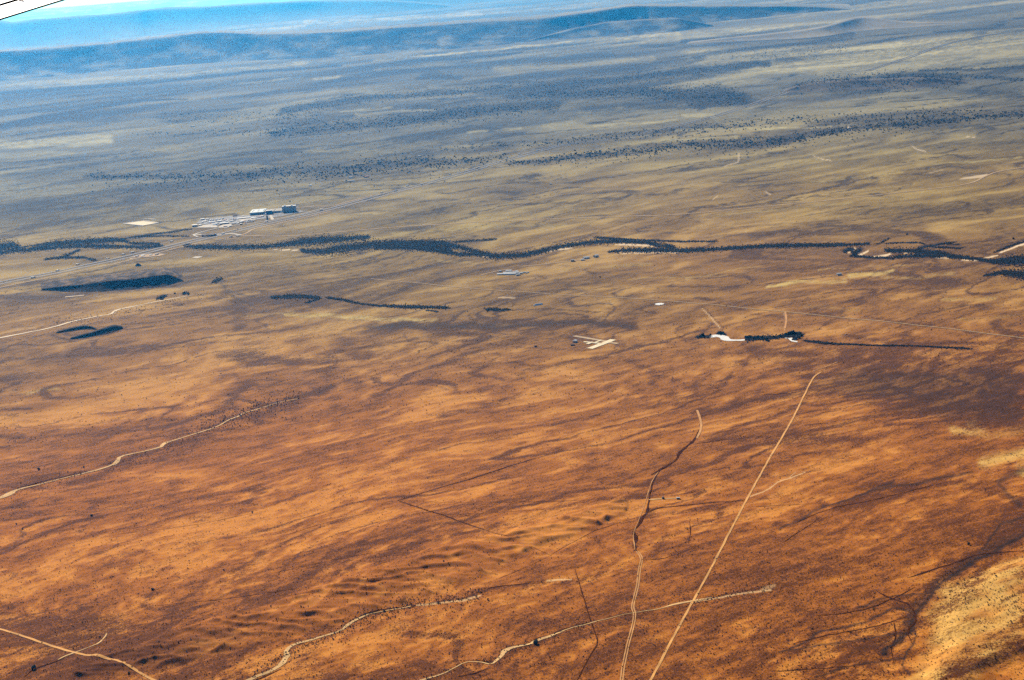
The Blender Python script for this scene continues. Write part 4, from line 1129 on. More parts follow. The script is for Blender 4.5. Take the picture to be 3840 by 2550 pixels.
# river woods
rv = []
for li, pts in enumerate(RIVER):
    ln = sum(math.hypot(q[0] - p[0], q[1] - p[1]) * (p[2] + q[2]) * .5 for p, q in zip(pts[:-1], pts[1:]))
    for p in scatter(pts, max(10, int(ln * .85)), .66):
        x, y = g(*p)
        rv.append((x, y, zat(x, y) - .3, random.uniform(0.9, 2.2)))
rv = np.array(rv)
mass('river_thicket', rv[:, :3], rv[:, 3], M['bosque'], squash=.75, label='dark leafless thicket crowding the arroyo banks')
for i, (px, py, r_) in enumerate([(2625, 1262, 4), (2636, 1260, 5), (2664, 1259, 4), (2700, 1252, 6), (2710, 1252, 5), (2717, 1256, 3.5), (2800, 1268, 6), (2812, 1266, 5), (2826, 1270, 5), (2840, 1266, 6), (2856, 1268, 5), (2873, 1275, 6), (2880, 1279, 4), (2900, 1264, 4), (2925, 1262, 4.5), (2948, 1256, 6), (2960, 1253, 6), (2973, 1252, 7), (2986, 1252, 6), (2998, 1254, 6.5), (3004, 1259, 5), (2997, 1268, 5), (2985, 1272, 4.5)]):
    x, y = g(px, py)
    k_ = i if px < 2730 else i - 6 if px < 2910 else i - 14
    tree('cottonwood_tree', x, y, r_, ORD[k_] + (' dark tree from the left in the grove round the left white pond' if px < 2730 else ' dark tree from the left in the grove between the two white ponds' if px < 2910 else ' dark tree along the clump behind the right white pond, left end first'), 'tree', 'trees round the white ponds', bigcrowns[i % 3])
for i, (px, py, r_, lb) in enumerate([(607, 1121, 8, 'round dark tree clump beside the pale wash right of the small mesa'), (690, 1103, 6, 'left of two dark trees where the pale wash ends'), (706, 1107, 5, 'right of two dark trees where the pale wash ends'), (656, 1101, 4, 'small dark bush above the pale wash near the mesa')]):
    x, y = g(px, py)
    tree('cottonwood_tree', x, y, r_, lb, 'tree', 'trees along the pale wash', bigcrowns[i % 3])

# low scrub dots over the near range
sx_, sy_ = [], []
NS = 60000
yy = 1 / np.sqrt(rng.uniform(1 / 4600 ** 2, 1 / 1700 ** 2, NS))
xx = rng.uniform(-.37, .37, NS) * yy
dens = noise(xx / 420, yy / 420, 301) + .7 * noise(xx / 110, yy / 110, 302)
keep = rng.uniform(-.9, 1.0, NS) < dens
xx, yy = xx[keep][:30000], yy[keep][:30000]
extra = []
for pts, n_ in [([(743, 1620, 30), (813, 1592, 30), (976, 1522, 26), (1120, 1485, 18)], 900), ([(400, 1750, 22), (600, 1685, 26), (743, 1625, 26)], 700), ([(200, 1212, 10), (380, 1190, 14), (560, 1150, 12), (780, 1105, 10)], 500),
                ([(1280, 2360, 26), (1367, 2310, 26), (1560, 2262, 16), (1741, 2240, 22), (1830, 2210, 16)], 1100), ([(950, 2530, 16), (1080, 2440, 14), (1280, 2362, 22)], 500), ([(2590, 2250, 8), (2900, 2190, 16)], 260), ([(1500, 2570, 10), (1900, 2440, 12), (2212, 2330, 10)], 350),
                ([(3500, 2150, 60), (3700, 2230, 60), (3840, 2250, 50)], 500), ([(0, 1850, 14), (336, 1770, 14)], 300)]:
    for p in scatter(pts, n_, .85):
        extra.append(g(*p))
ex_ = np.array(extra)
xx = np.concatenate([xx, ex_[:, 0]])
yy = np.concatenate([yy, ex_[:, 1]])
zz = np.array([zat(a, b) for a, b in zip(xx, yy)])
rr = rng.uniform(.35, 1.2, len(xx)) ** 1.3 * (1 + (yy > 3600) * .5)
rr[-len(ex_):] *= rng.uniform(.6, 1.35, len(ex_))
NB = 9000
yb = 1 / np.sqrt(rng.uniform(1 / 6200 ** 2, 1 / 1700 ** 2, NB))
xb = rng.uniform(-.37, .37, NB) * yb
kb = rng.uniform(-.3, 1.1, NB) < noise(xb / 700, yb / 700, 305) + .8 * noise(xb / 160, yb / 160, 306)
xb, yb = xb[kb], yb[kb]
xx, yy = np.concatenate([xx, xb]), np.concatenate([yy, yb])
zz = np.concatenate([zz, [zat(a, b) for a, b in zip(xb, yb)]])
rr = np.concatenate([rr, rng.uniform(.8, 1.5, len(xb)) * np.clip(yb / 3200, 1, 1.6)])
mass('scrub', np.stack([xx, yy, zz], -1), rr, M['scrub'], OV_, OF_, .8, label='low dark scrub dotted over the red range')


# ------------------------------------------------------------------ buildings and vehicles
def boxv(x0, x1, y0, y1, z0, z1):
    v = [(x0, y0, z0), (x1, y0, z0), (x1, y1, z0), (x0, y1, z0), (x0, y0, z1), (x1, y0, z1), (x1, y1, z1), (x0, y1, z1)]
    f = [(0, 3, 2, 1), (4, 5, 6, 7), (0, 1, 5, 4), (1, 2, 6, 5), (2, 3, 7, 6), (3, 0, 4, 7)]
    return v, f


def boxes(name, lst, mat, parent=None):
    vs_, fs = [], []
    for b in lst:
        v, f = boxv(*b)
        fs += [tuple(q + len(vs_) for q in t_) for t_ in f]
        vs_ += v
    return mesh_obj(name, vs_, fs, mat, parent)


def gable(name, x0, x1, y0, y1, z0, z1, mat, parent, ov_=.5):
    ym = (y0 + y1) / 2
    x0, x1, y0, y1 = x0 - ov_, x1 + ov_, y0 - ov_, y1 + ov_
    v = [(x0, y0, z0), (x1, y0, z0), (x1, y1, z0), (x0, y1, z0), (x0, ym, z1), (x1, ym, z1), (x0, y0, z0 - .25), (x1, y0, z0 - .25), (x1, y1, z0 - .25), (x0, y1, z0 - .25)]
    f = [(0, 1, 5, 4), (2, 3, 4, 5), (0, 4, 3), (1, 2, 5), (6, 9, 8, 7), (6, 7, 1, 0), (7, 8, 2, 1), (8, 9, 3, 2), (9, 6, 0, 3)]
    return mesh_obj(name, v, f, mat, parent)


def site(a, b):
    """Base frame of a building whose near wall runs from photo point a to b."""
    xa, ya = g(*a)
    xb, yb = g(*b)
    L_ = math.hypot(xb - xa, yb - ya)
    an = math.atan2(yb - ya, xb - xa)
    z = min(zat(xa, ya), zat(xb, yb))
    return xa, ya, z, an, L_


def shed(name, a, b, depth, h, label, cat, group=None, wall='white', roof='white_metal', pitch=.16, windows=0, maxlen=None):
    xa, ya, z, an, L_ = site(a, b)
    if maxlen: L_ = min(L_, maxlen)
    e = empty(name, (xa, ya, z - .3), an)
    tagk(e, label, cat, group)
    boxes('wall', [(0, L_, 0, depth, 0, h)], M[wall], e)
    gable('roof', 0, L_, 0, depth, h + .25, h + .25 + depth * pitch, M[roof], e)
    dw = min(3.0, L_ * .2)
    boxes('door', [(L_ * .12, L_ * .12 + dw, -.12, -.003, .1, h * .75)], M['dark'], e)
    for k in range(windows):
        x0 = L_ * (.35 + .6 * k / max(1, windows))
        boxes('window', [(x0, x0 + 1.4, -.1, -.003, h * .4, h * .75)], M['glass'], e)
    return e


# hotel tower
xa, ya, z, an, L_ = site((1059, 799), (1113, 795))
L_ = 62.0
e = empty('hotel', (xa, ya, z), an)
tagk(e, 'tall blue-grey hotel block with vertical window bays and a pale roof', 'hotel')
HH = 27.0
boxes('wall', [(0, L_, 0, 18, -1, HH)], M['hotel_wall'], e)
boxes('roof', [(-.6, L_ + .6, -.6, 18.6, HH + .003, HH + .9)], M['white_metal'], e)
for k in range(13):
    x0 = 1.2 + k * (L_ - 2.4) / 13
    boxes('pilaster', [(x0 - .55, x0 + .75, -.7, -.003, 0, HH)], M['white'], e)
    if k < 13:
        for fl in range(8):
            wv = boxes('window', [(x0 + 1.2, x0 + 3.9, -.12, -.003, 1.2 + fl * 3.2, 3.2 + fl * 3.2)], M['glass'], e)
boxes('plant_room', [(8, 16, 5, 13, HH + .9, HH + 4.2), (40, 47, 4, 12, HH + .9, HH + 3.4)], M['white'], e)
boxes('porch', [(24, 38, -9, -1, 4.2, 5.2), (25, 25.8, -8.6, -7.8, 0, 4.2), (36.2, 37, -8.6, -7.8, 0, 4.2)], M['white'], e)
# casino hall
xa, ya, z, an, L_ = site((937, 809), (1000, 804))
e = empty('casino_hall', (xa, ya, z), an)
tagk(e, 'low wide casino hall with a pale roof and dark blue front', 'casino')
boxes('wall', [(0, 62, 0, 100, -1, 11), (62.003, 140, 12, 90, -1, 8.5)], M['blue_wall'], e)
boxes('roof', [(-1, 63, -1, 101, 11.003, 12.2)], M['pale_roof'], e)
boxes('roof', [(63.01, 141, 11, 91, 8.503, 9.6)], M['gravel_roof'], e)
boxes('glass_front', [(6 + k * 6, 10.5 + k * 6, -.25, -.003, .5, 7) for k in range(9)], M['glass'], e)
for k in range(10):
    boxes('rooftop_unit', [(8 + (k % 5) * 24, 12 + (k % 5) * 24, 30 + 30 * (k // 5), 35 + 30 * (k // 5), 9.605 if k % 5 > 2 else 12.205, 12 if k % 5 > 2 else 14.4)], M['white'], e)
# dark entrance tower
xa, ya, z, an, L_ = site((998, 806), (1021, 804))
e = empty('entrance_tower', (xa, ya, z), an)
tagk(e, 'dark boxy entrance tower between the casino hall and the hotel', 'building')
boxes('wall', [(0, 27, 0, 16, -1, 16)], M['dark'], e)
boxes('roof', [(-.8, 27.8, -.8, 16.8, 16.003, 17)], M['grey'], e)
boxes('canopy', [(-4, 31, -12, -.4, 5, 6.6)], M['blue'], e)
for k in range(4):
    boxes('column', [(-3 + k * 10.6, -1.8 + k * 10.6, -11.4, -10.2, 0, 4.99)], M['grey'], e)
boxes('glass_front', [(3, 24, -.2, -.003, 7.5, 14)], M['glass'], e)
# gateway sign
xa, ya, z, an, L_ = site((1000, 826), (1006, 826))
e = empty('gateway_sign', (xa, ya, z), an)
tagk(e, 'dark upright sign slab beside the pale casino drive', 'sign')
boxes('board', [(0, 7, 0, 2.2, 2, 19)], M['dark'], e)
boxes('base', [(-1, 8, -1, 3.2, -1, 1.99)], M['tan_wall'], e)
boxes('cap', [(-.5, 7.5, -.5, 2.7, 19.003, 20)], M['white'], e)
# tall pole sign near the overpass
xa, ya, z, an, L_ = site((894, 886), (897, 886))
e = empty('pole_sign', (xa, ya, z), 0)
tagk(e, 'tall thin pale pole sign beside the highway overpass', 'sign')
boxes('pole', [(-.35, .35, -.35, .35, -1, 26)], M['white'], e)
boxes('board', [(-2.2, 2.2, -.5, .5, 26.01, 31)], M['white'], e)
# overpass
xa, ya, z, an, L_ = site((763, 891), (803, 887))
e = empty('overpass', (xa, ya, z), an)
tagk(e, 'reddish highway overpass with a dark opening beneath it', 'bridge')
boxes('abutment', [(-6, 0, -6, 26, -1, 5.5), (44, 52, -6, 26, -1, 5.5)], M['rust_roof'], e)
boxes('deck', [(-8, 54, -4, 24, 5.503, 7)], M['brown'], e)
for k in range(3):
    boxes('pier', [(10 + k * 12, 11.2 + k * 12, -2, 22, -1, 5.49)], M['dark'], e)
boxes('guard_rail', [(-8, 54, -4, -3.7, 7.003, 8.0)], M['concrete'], e)
boxes('guard_rail', [(-8, 54, 23.7, 24, 7.003, 8.0)], M['concrete'], e)
# truck stop
for nm, a, b, dp, h, lb, cat, wl, rf in [
    ('white_shed', (721, 853), (741, 851), 16, 8, 'white box shed at the left end of the truck stop', 'shed', 'white', 'white_metal'),
    ('service_building', (826, 845), (860, 841), 18, 6, 'long dark-walled service building with a pale roof in the truck stop', 'building', 'dark', 'white_metal'),
    ('fuel_station', (890, 824), (940, 819), 16, 5.5, 'long low white-roofed fuel station at the middle of the truck stop', 'building', 'tan_wall', 'white_metal'),
    ('store', (942, 822), (962, 820), 20, 5, 'white-roofed store right of the long fuel station', 'building', 'white', 'white_metal'),
    ('restaurant', (798, 848), (815, 846), 14, 5, 'small blue-walled restaurant beside the pale concrete yard', 'building', 'blue_wall', 'grey'),
    ('motel', (775, 838), (806, 835), 10, 4.5, 'thin white motel block behind the pale concrete yard', 'building', 'white', 'white_metal'),
    ('garage', (815, 834), (833, 831), 10, 5, 'white-roofed garage behind the dark service building', 'building', 'blue_wall', 'white_metal'),
    ('warehouse', (753, 827), (768, 825), 14, 6, 'white warehouse at the far left corner of the parking lot', 'building', 'white', 'white_metal'),
    ('annex', (865, 833), (884, 830), 10, 4.5, 'dark-walled annex between the service building and fuel station', 'building', 'dark', 'grey'),
    ('workshop', (873, 813), (888, 812), 8, 5, 'dark brown workshop on the far side of the parking lot', 'building', 'brown', 'brown'),
]:
    shed(nm, a, b, dp, h, lb, cat, 'buildings of the truck stop', wl, rf, .06, 3)
CL = [(748, 829), (760, 833), (772, 824), (784, 841), (792, 843), (806, 841), (820, 829), (838, 828), (846, 834), (852, 826), (862, 823), (874, 826), (880, 838), (888, 843), (898, 836), (908, 833), (916, 828), (930, 829), (950, 830), (966, 817), (976, 815), (905, 814), (860, 852), (838, 855), (870, 842), (745, 848), (900, 845), (918, 841)]
CLS = sorted(CL)
for i, (px, py) in enumerate(CL):
    kd = ('storage_shed', 'fuel_canopy', 'store_shed')[i % 3]
    w_ = 6 + (i * 7) % 9
    e = shed(kd, (px, py), (px + w_, py - .5), 5 + (i * 5) % 6, 3 + (i % 3), ('small ' + ('white', 'dark', 'tan', 'blue-grey')[i % 4] + ' shed, ' + ORD[CLS.index((px, py))] + ' from the left among the sheds about the truck stop'), 'shed', 'small sheds about the truck stop', ('white', 'dark', 'tan_wall', 'blue_wall')[i % 4], ('white_metal', 'grey', 'white_metal', 'rust_roof')[i % 4], .05, 1, 16)
# farms and lone houses
for nm, a, b, dp, h, lb, cat, wl, rf, gp in [
    ('barn', (1864, 1031), (1933, 1029), 11, 4, 'longest white barn in the near row of the farmstead', 'barn', 'white', 'white_metal', 'farm buildings'),
    ('barn', (1886, 1026), (1945, 1024), 11, 4, 'long white barn in the middle row of the farmstead', 'barn', 'white', 'white_metal', 'farm buildings'),
    ('barn', (1897, 1019), (1918, 1018), 10, 4, 'white barn at the left of the back row of the farmstead', 'barn', 'white', 'white_metal', 'farm buildings'),
    ('farmhouse', (1922, 1020), (1930, 1020), 9, 4, 'farmhouse with a rust roof in the back row of the farmstead', 'house', 'white', 'rust_roof', 'farm buildings'),
    ('barn', (1932, 1020), (1942, 1019), 9, 4, 'short white barn at the right of the back row of the farmstead', 'barn', 'white', 'white_metal', 'farm buildings'),
    ('barn', (1936, 1033), (1951, 1031), 10, 4, 'short white barn right of the longest barn', 'barn', 'white', 'white_metal', 'farm buildings'),
    ('barn', (1948, 1027), (1959, 1026), 10, 4.5, 'white barn at the right end of the middle row', 'barn', 'white', 'white_metal', 'farm buildings'),
    ('shed', (1872, 1020), (1880, 1019), 8, 3.5, 'small white shed at the far left of the farmstead', 'shed', 'white', 'white_metal', 'farm buildings'),
    ('shed', (1961, 1023), (1966, 1022), 6, 3, 'first of four tiny white sheds right of the farmstead', 'shed', 'white', 'white_metal', 'farm buildings'),
    ('shed', (1968, 1022), (1973, 1021), 6, 3, 'second of four tiny white sheds right of the farmstead', 'shed', 'white', 'white_metal', 'farm buildings'),
    ('shed', (1974, 1024), (1978, 1023), 6, 3, 'third of four tiny white sheds right of the farmstead', 'shed', 'white', 'white_metal', 'farm buildings'),
    ('shed', (1979, 1022), (1984, 1021), 6, 3, 'last of four tiny white sheds right of the farmstead', 'shed', 'white', 'white_metal', 'farm buildings'),
    ('ranch_house', (2190, 971), (2211, 968), 14, 5, 'largest white-roofed ranch building just below the river woods', 'house', 'white', 'white_metal', 'ranch below the river'),
    ('ranch_shed', (2178, 976), (2191, 975), 10, 4, 'low white shed left of the largest ranch building', 'shed', 'white', 'white_metal', 'ranch below the river'),
    ('ranch_barn', (2234, 964), (2245, 961), 12, 6, 'white barn standing apart at the right of the ranch', 'barn', 'white', 'white_metal', 'ranch below the river'),
    ('ranch_barn', (2141, 980), (2154, 979), 10, 5, 'grey weathered barn at the left of the ranch', 'barn', 'grey', 'grey', 'ranch below the river'),
    ('white_house', (3141, 1034), (3157, 1032), 10, 5, 'lone white house beside the yellow grass patches at the right', 'house', 'white', 'white_metal', None),
    ('hangar', (2159, 1284), (2166, 1281), 10, 5, 'small white hangar left of the airstrip', 'hangar', 'white', 'white_metal', None),
    ('cabin', (2005, 1298), (2013, 1297), 8, 4, 'small dark cabin on bare ground left of the airstrip', 'cabin', 'dark', 'rust_roof', None),
    ('dark_shed', (2140, 1296), (2154, 1295), 7, 3, 'low dark shed just below the hangar', 'shed', 'brown', 'brown', None),
    ('house', (1313, 668), (1323, 666), 11, 5, 'white house at the left below the juniper belt', 'house', 'white', 'white_metal', 'houses below the juniper belt'),
    ('house', (1371, 666), (1384, 663), 13, 6, 'white house with a rust roof below the juniper belt', 'house', 'white', 'rust_roof', 'houses below the juniper belt'),
    ('trailer_home', (1306, 681), (1327, 679), 7, 3.5, 'long pale trailer home below the left white house', 'trailer', 'white', 'white_metal', 'houses below the juniper belt'),
    ('house', (1157, 699), (1168, 698), 11, 5, 'white house alone left of the other houses below the belt', 'house', 'white', 'white_metal', 'houses below the juniper belt'),
    ('trailer_home', (1567, 586), (1578, 585), 9, 4, 'white trailer home at the upper edge of the juniper belt', 'trailer', 'white', 'white_metal', None),
    ('trailer_home', (1854, 567), (1869, 566), 9, 4, 'white trailer home with a rust roof just left of the highway', 'trailer', 'white', 'rust_roof', None),
    ('ranch_house', (720, 473), (731, 471), 14, 6, 'lone white ranch house on the far plain at the left', 'house', 'white', 'white_metal', None),
    ('shed', (2065, 694), (2070, 693), 7, 4, 'tiny white shed on the plain right of the dark mound', 'shed', 'white', 'white_metal', None),
    ('shed', (2537, 1863), (2549, 1862), 3.6, 2.6, 'pale-roofed shed at the end of the short sandy track', 'shed', 'brown', 'white_metal', None),
    ('yard_shed', (530, 963), (542, 962), 8, 4, 'dark shed in the gravel yard beside the highway', 'shed', 'dark', 'grey', None),
    ('yard_shed', (560, 960), (571, 959), 8, 4, 'pale shed in the gravel yard beside the highway', 'shed', 'tan_wall', 'white_metal', None),
]:
    shed(nm, a, b, dp, h, lb, cat, gp, wl, rf, .18, 2)


def tank(name, px, py, r_, h, mat, label, cat):
    x, y = g(px, py)
    e_ = empty(name, (x, y, zat(x, y) - .2))
    tagk(e_, label, cat)
    N_ = 16
    v = [(math.cos(k * 2 * math.pi / N_) * r_, math.sin(k * 2 * math.pi / N_) * r_, zz_) for zz_ in (0, h) for k in range(N_)]
    f = [(k, (k + 1) % N_, N_ + (k + 1) % N_, N_ + k) for k in range(N_)]
    mesh_obj('shell', v, f, M[mat], e_)
    v = [(math.cos(k * 2 * math.pi / N_) * (r_ + .1), math.sin(k * 2 * math.pi / N_) * (r_ + .1), h + .003) for k in range(N_)] + [(0, 0, h + r_ * .25)]
    mesh_obj('lid', v, [(k, (k + 1) % N_, N_) for k in range(N_)], M[mat], e_)
    return e_


tank('water_tank', 2486, 1861, 2.4, 3.2, 'dark', 'squat dark round water tank left of the pale-roofed shed', 'water tank')
# silver hoop barn
xa, ya, z, an, L_ = site((2007, 1146), (2030, 1143))
e = empty('hoop_barn', (xa, ya, z - .3), an)
tagk(e, 'long silver round-roofed barn standing alone on the plain', 'barn')
K = 9
v, f = [], []
for x0 in (0, 24):
    for k in range(K):
        q = math.pi * k / (K - 1)
        v.append((x0, 4.5 - math.cos(q) * 4.5, math.sin(q) * 5.0 + .2))
f = [(k, k + 1, K + k + 1, K + k)[::-1] for k in range(K - 1)]
mesh_obj('roof', v, f, M['silver'], e)
mesh_obj('end_wall', v[:K], [tuple(range(K))], M['grey'], e)
mesh_obj('end_wall', v[K:], [tuple(range(K))[::-1]], M['grey'], e)
shed('pump_house', (2002, 1148), (2007, 1147), 4, 3, 'tiny white pump house at the near end of the silver barn', 'shed')


# vehicles
def wheel_mesh(r_, w_):
    N_ = 10
    v = [(math.cos(k * 2 * math.pi / N_) * r_, y, math.sin(k * 2 * math.pi / N_) * r_ + r_) for y in (-w_ / 2, w_ / 2) for k in range(N_)]
    f = [(k, (k + 1) % N_, N_ + (k + 1) % N_, N_ + k) for k in range(N_)] + [tuple(range(N_))[::-1], tuple(range(N_, 2 * N_))]
    me = bpy.data.meshes.new('wheel')
    me.from_pydata(v, [], f)
    me.materials.append(M['rubber'])
    return me


WH = wheel_mesh(.55, .4)
WHC = wheel_mesh(.34, .24)


def put(me, name, parent, loc):
    o = bpy.data.objects.new(name, me)
    C.objects.link(o)
    o.parent = parent
    o.location = loc
    return o


def semi(cabmat='white', boxmat='white'):
    e_ = empty('semi_truck', (0, 0, 0))
    boxes('trailer', [(-8.6, 5.2, -1.3, 1.3, 1.25, 4.1)], M[boxmat], e_)
    v = [(5.9, -1.2, .7), (9.3, -1.2, .7), (9.3, 1.2, .7), (5.9, 1.2, .7), (5.9, -1.2, 3.7), (7.6, -1.2, 3.5), (7.6, 1.2, 3.5), (5.9, 1.2, 3.7), (9.2, -1.1, 2.0), (9.2, 1.1, 2.0), (7.9, -1.2, 2.2), (7.9, 1.2, 2.2)]
    f = [(0, 3, 2, 1), (0, 1, 8, 10, 5, 4), (3, 7, 6, 11, 9, 2), (4, 5, 6, 7), (0, 4, 7, 3), (1, 2, 9, 8), (8, 9, 11, 10), (10, 11, 6, 5)]
    cb = mesh_obj('cab', v, f, M[cabmat], e_)
    mesh_obj('windscreen', [(7.63, -1.05, 3.4), (7.91, -1.05, 2.28), (7.91, 1.05, 2.28), (7.63, 1.05, 3.4)], [(0, 1, 2, 3)], M['glass'], cb)
    boxes('chassis', [(-8.4, 6.5, -.5, .5, .75, 1.24)], M['dark'], e_)
    for x in (-7.6, -6.4, 4.4, 5.6, 8.4):
        for y in (-1.05, 1.05):
            put(WH, 'wheel', e_, (x, y, 0))
    return e_


def car(mat='white'):
    e_ = empty('car', (0, 0, 0))
    v = []
    for x, z0, z1 in ((-2.3, .35, .85), (2.3, .35, .75)):
        for y in (-.9, .9):
            v += [(x, y, z0), (x, y, z1)]
    f = [(0, 1, 3, 2), (4, 6, 7, 5), (0, 4, 5, 1), (2, 3, 7, 6), (1, 5, 7, 3), (0, 2, 6, 4)]
    b = mesh_obj('body', v, f, M[mat], e_)
    v = [(-1.9, -.85, .84), (1.1, -.85, .79), (1.1, .85, .79), (-1.9, .85, .84), (-1.4, -.7, 1.45), (.4, -.7, 1.45), (.4, .7, 1.45), (-1.4, .7, 1.45)]
    mesh_obj('cabin', v, [(0, 1, 5, 4), (1, 2, 6, 5), (2, 3, 7, 6), (3, 0, 4, 7)], M['glass'], b)
    mesh_obj('roof', v[4:], [(0, 1, 2, 3)], M[mat], b)
    for x in (-1.4, 1.4):
        for y in (-.8, .8):
            put(WHC, 'wheel', e_, (x, y, 0))
    return e_


def dup(o, parent=None):
    c_ = o.copy()
    C.objects.link(c_)
    if parent is not None:
        c_.parent = parent
    for ch in list(o.children):
        dup(ch, c_)
    return c_


def heading(px, py):
    best, res = 1e9, 0
    for p, q in list(zip(HWY[:-1], HWY[1:])) + list(zip(HWY2[:-1], HWY2[1:])):
        mx, my = (p[0] + q[0]) / 2, (p[1] + q[1]) / 2
        d = abs(px - mx)
        if d < best:
            best = d
            a, b = g(*p), g(*q)
            res = math.atan2(b[1] - a[1], b[0] - a[0])
    return res


semis = [semi('white', 'white'), semi('blue', 'white'), semi('red', 'grey')]
used = set()
VEH = [(125, 1044, 0), (216, 1018, 0), (292, 995, 0), (404, 974, 1), (464, 958, 0), (498, 951, 0), (645, 911, 0), (837, 882, 0), (879, 870, 0), (999, 836, 1), (1205, 793, 0), (1432, 728, 0), (1484, 721, 0), (1529, 701, 0), (1688, 657, 0), (1794, 632, 0), (1875, 609, 0), (1898, 600, 0), (1948, 581, 0), (2014, 568, 0), (2150, 538, 0), (2658, 444, 0), (2798, 403, 0), (2845, 386, 0), (2905, 363, 0), (2988, 336, 0), (3048, 313, 0), (3340, 235, 0)]
for i, (px, py, k) in enumerate(VEH):
    e = semis[k] if k not in used else dup(semis[k])
    used.add(k)
    x, y = g(px, py)
    e.location = (x, y, zat(x, y) + .9 + math.hypot(x, y) * 6e-5)
    e.rotation_euler = (0, 0, heading(px, py))
    if px > 1300:
        e.scale = (1.25, 1.25, 1.25)
    tagk(e, ('blue-cabbed' if k == 1 else 'white') + ' semi truck on the highway, ' + ORD[i] + ' vehicle from the left frame edge', 'truck', 'trucks on the highway')
e = semis[2]
x, y = g(866, 893)
e.location = (x, y, zat(x, y) + 1.3)
e.rotation_euler = (0, 0, heading(866, 893))
tagk(e, 'red-cabbed truck on the frontage road below the overpass', 'truck')
e = dup(semis[1])
x, y = g(893, 891)
e.location = (x, y, zat(x, y) + 1.3)
e.rotation_euler = (0, 0, heading(866, 893))
tagk(e, 'blue-cabbed truck beside the red truck on the frontage road', 'truck')
for i, (px, py) in enumerate([(780, 830), (790, 828), (800, 827), (812, 826), (824, 824), (836, 822), (760, 836), (845, 836), (905, 838), (925, 838), (935, 836), (946, 835), (515, 964), (588, 958)]):
    e = dup(semis[i % 3 == 1 and 1 or 0])
    x, y = g(px, py)
    e.location = (x, y, zat(x, y) + 1.3)
    e.rotation_euler = (0, 0, heading(px, py) + (.5 if i < 8 else 0))
    tagk(e, ('left' if px < 550 else 'right') + ' one of two trucks in the gravel yard beside the highway' if px < 700 else ORD[i] + ' semi truck from the left parked behind the truck stop buildings' if i < 8 else ORD[i - 8] + ' semi truck from the left along the near edge of the truck stop', 'truck', 'trucks parked by the highway')
cars = [car('white'), car('white'), car('grey'), car('blue'), car('red')]
first = [True] * 5
for row, (p, q, n_) in enumerate([((1026, 808), (1125, 795), 34), ((1030, 812), (1118, 800), 26), ((940, 816), (996, 811), 16)]):
    cnt = -1
    for i in range(n_):
        if random.random() < .2:
            continue
        cnt += 1
        k = random.choice((0, 0, 1, 1, 2, 3, 4)) if row < 2 else random.choice((2, 3, 0))
        e = cars[k] if first[k] else dup(cars[k])
        first[k] = False
        px = p[0] + (q[0] - p[0]) * i / n_
        py = p[1] + (q[1] - p[1]) * i / n_
        x, y = g(px, py)
        e.location = (x, y, zat(x, y) + 1.2)
        e.rotation_euler = (0, 0, heading(px, py) + 1.4)
        cn = ('white', 'white', 'grey', 'dark blue', 'red')[k]
        tagk(e, cn + (' car in the far row before the hotel, ', ' car in the near row before the hotel, ', ' car in the row before the casino hall, ')[row] + ORD[min(cnt, 27)] + ' from the left', 'car', 'cars parked in rows at the casino')


# ------------------------------------------------------------------ the aircraft's own wing, top left
def rayv(px, py):
    return Vector(ray(px, py)).normalized()


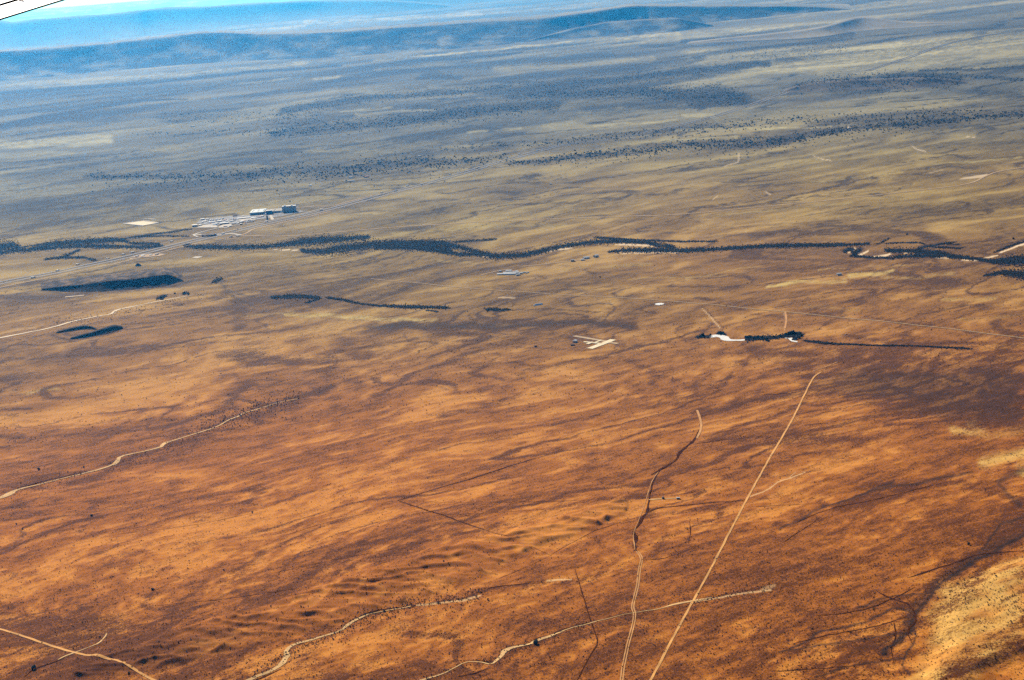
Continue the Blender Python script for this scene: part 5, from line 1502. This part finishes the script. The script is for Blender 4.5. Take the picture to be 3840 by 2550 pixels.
eye = Vector((0, 0, H))
nrm = Vector((0.05, -0.22, 0.97)).normalized()
Pa = eye + rayv(0, 71) * 13.0
db = rayv(230, 0)
k = (Pa - eye).dot(nrm) / db.dot(nrm)
Pb = eye + db * k
u_ = (Pb - Pa).normalized()
q_ = nrm.cross(u_).normalized()
if q_.dot(rayv(0, 0)) < 0:
    q_ = -q_
Pa2 = Pa - u_ * 2.2
LEN = (Pb - Pa).length + 4.5
dg = rayv(0, 19)
kg = (Pa - eye).dot(nrm) / dg.dot(nrm)
gap = ((eye + dg * kg) - Pa).dot(q_)
wing = bpy.data.objects.new('airplane_wing', None)
C.objects.link(wing)
wm = Matrix((u_, q_, nrm)).transposed().to_4x4()
wm.translation = Pa2
wing.matrix_world = wm
tagk(wing, 'white airplane wing corner with a dark panel gap against the sky', 'airplane wing')
M['wing'] = mat_plain('white_wing_paint', (0.92, 0.92, 0.91), 0.55, spec=0.22)
M['seal'] = mat_plain('black_seal', (0.004, 0.004, 0.005), 1.0, spec=0.0)
M['edge'] = mat_plain('grey_green_edge', (0.03, 0.045, 0.04), 1.0, spec=0.0)
gw = max(.05, gap * .16)
mesh_obj('flap', [(0, .006, -.002), (LEN, .006, -.002), (LEN, gap - gw / 2, -.05), (0, gap - gw / 2, -.05), (0, .006, 0), (LEN, .006, 0), (LEN, gap - gw / 2, 0), (0, gap - gw / 2, 0)], [(0, 3, 2, 1), (4, 5, 6, 7), (0, 1, 5, 4), (1, 2, 6, 5), (2, 3, 7, 6), (3, 0, 4, 7)], M['wing'], wing)
boxes('trailing_edge', [(0, LEN, -.006, .0055, -.009, .001)], M['edge'], wing)
boxes('gap_seal', [(0, LEN, gap - gw / 2 + .002, gap + gw / 2 - .002, -.04, .001)], M['seal'], wing)
boxes('wing_panel', [(0, LEN, gap + gw / 2, gap + 2.6, -.12, .002)], M['wing'], wing)
df = rayv(87, 4)
kf = (Pa - eye).dot(nrm) / df.dot(nrm)
pf = wm.inverted() @ (eye + df * kf)
for k2 in range(3):
    xf = pf.x + (k2 - 0) * .045
    yf = pf.y + (0, .14, .15)[k2]
    boxes('fastener', [(xf, xf + .012, yf, yf + .05, .003, .012)], M['rust_roof'], wing)

# ------------------------------------------------------------------ the air
hb = boxv(-262000, 262000, -262000, 262000, -40, H + 6)
hm = bpy.data.materials.new('thin_blue_haze')
hm.use_nodes = True
q = hm.node_tree
q.nodes.remove(q.nodes['Principled BSDF'])
pv = q.nodes.new('ShaderNodeVolumePrincipled')
pv.inputs['Color'].default_value = HAZE_COLOR + (1,)
pv.inputs['Absorption Color'].default_value = (1, 1, 1, 1)
pv.inputs['Density'].default_value = HAZE_DENSITY
pv.inputs['Anisotropy'].default_value = 0.7
q.links.new(pv.outputs[0], q.nodes['Material Output'].inputs['Volume'])
hz = mesh_obj('haze', hb[0], hb[1], hm)
tagk(hz, kind='stuff')
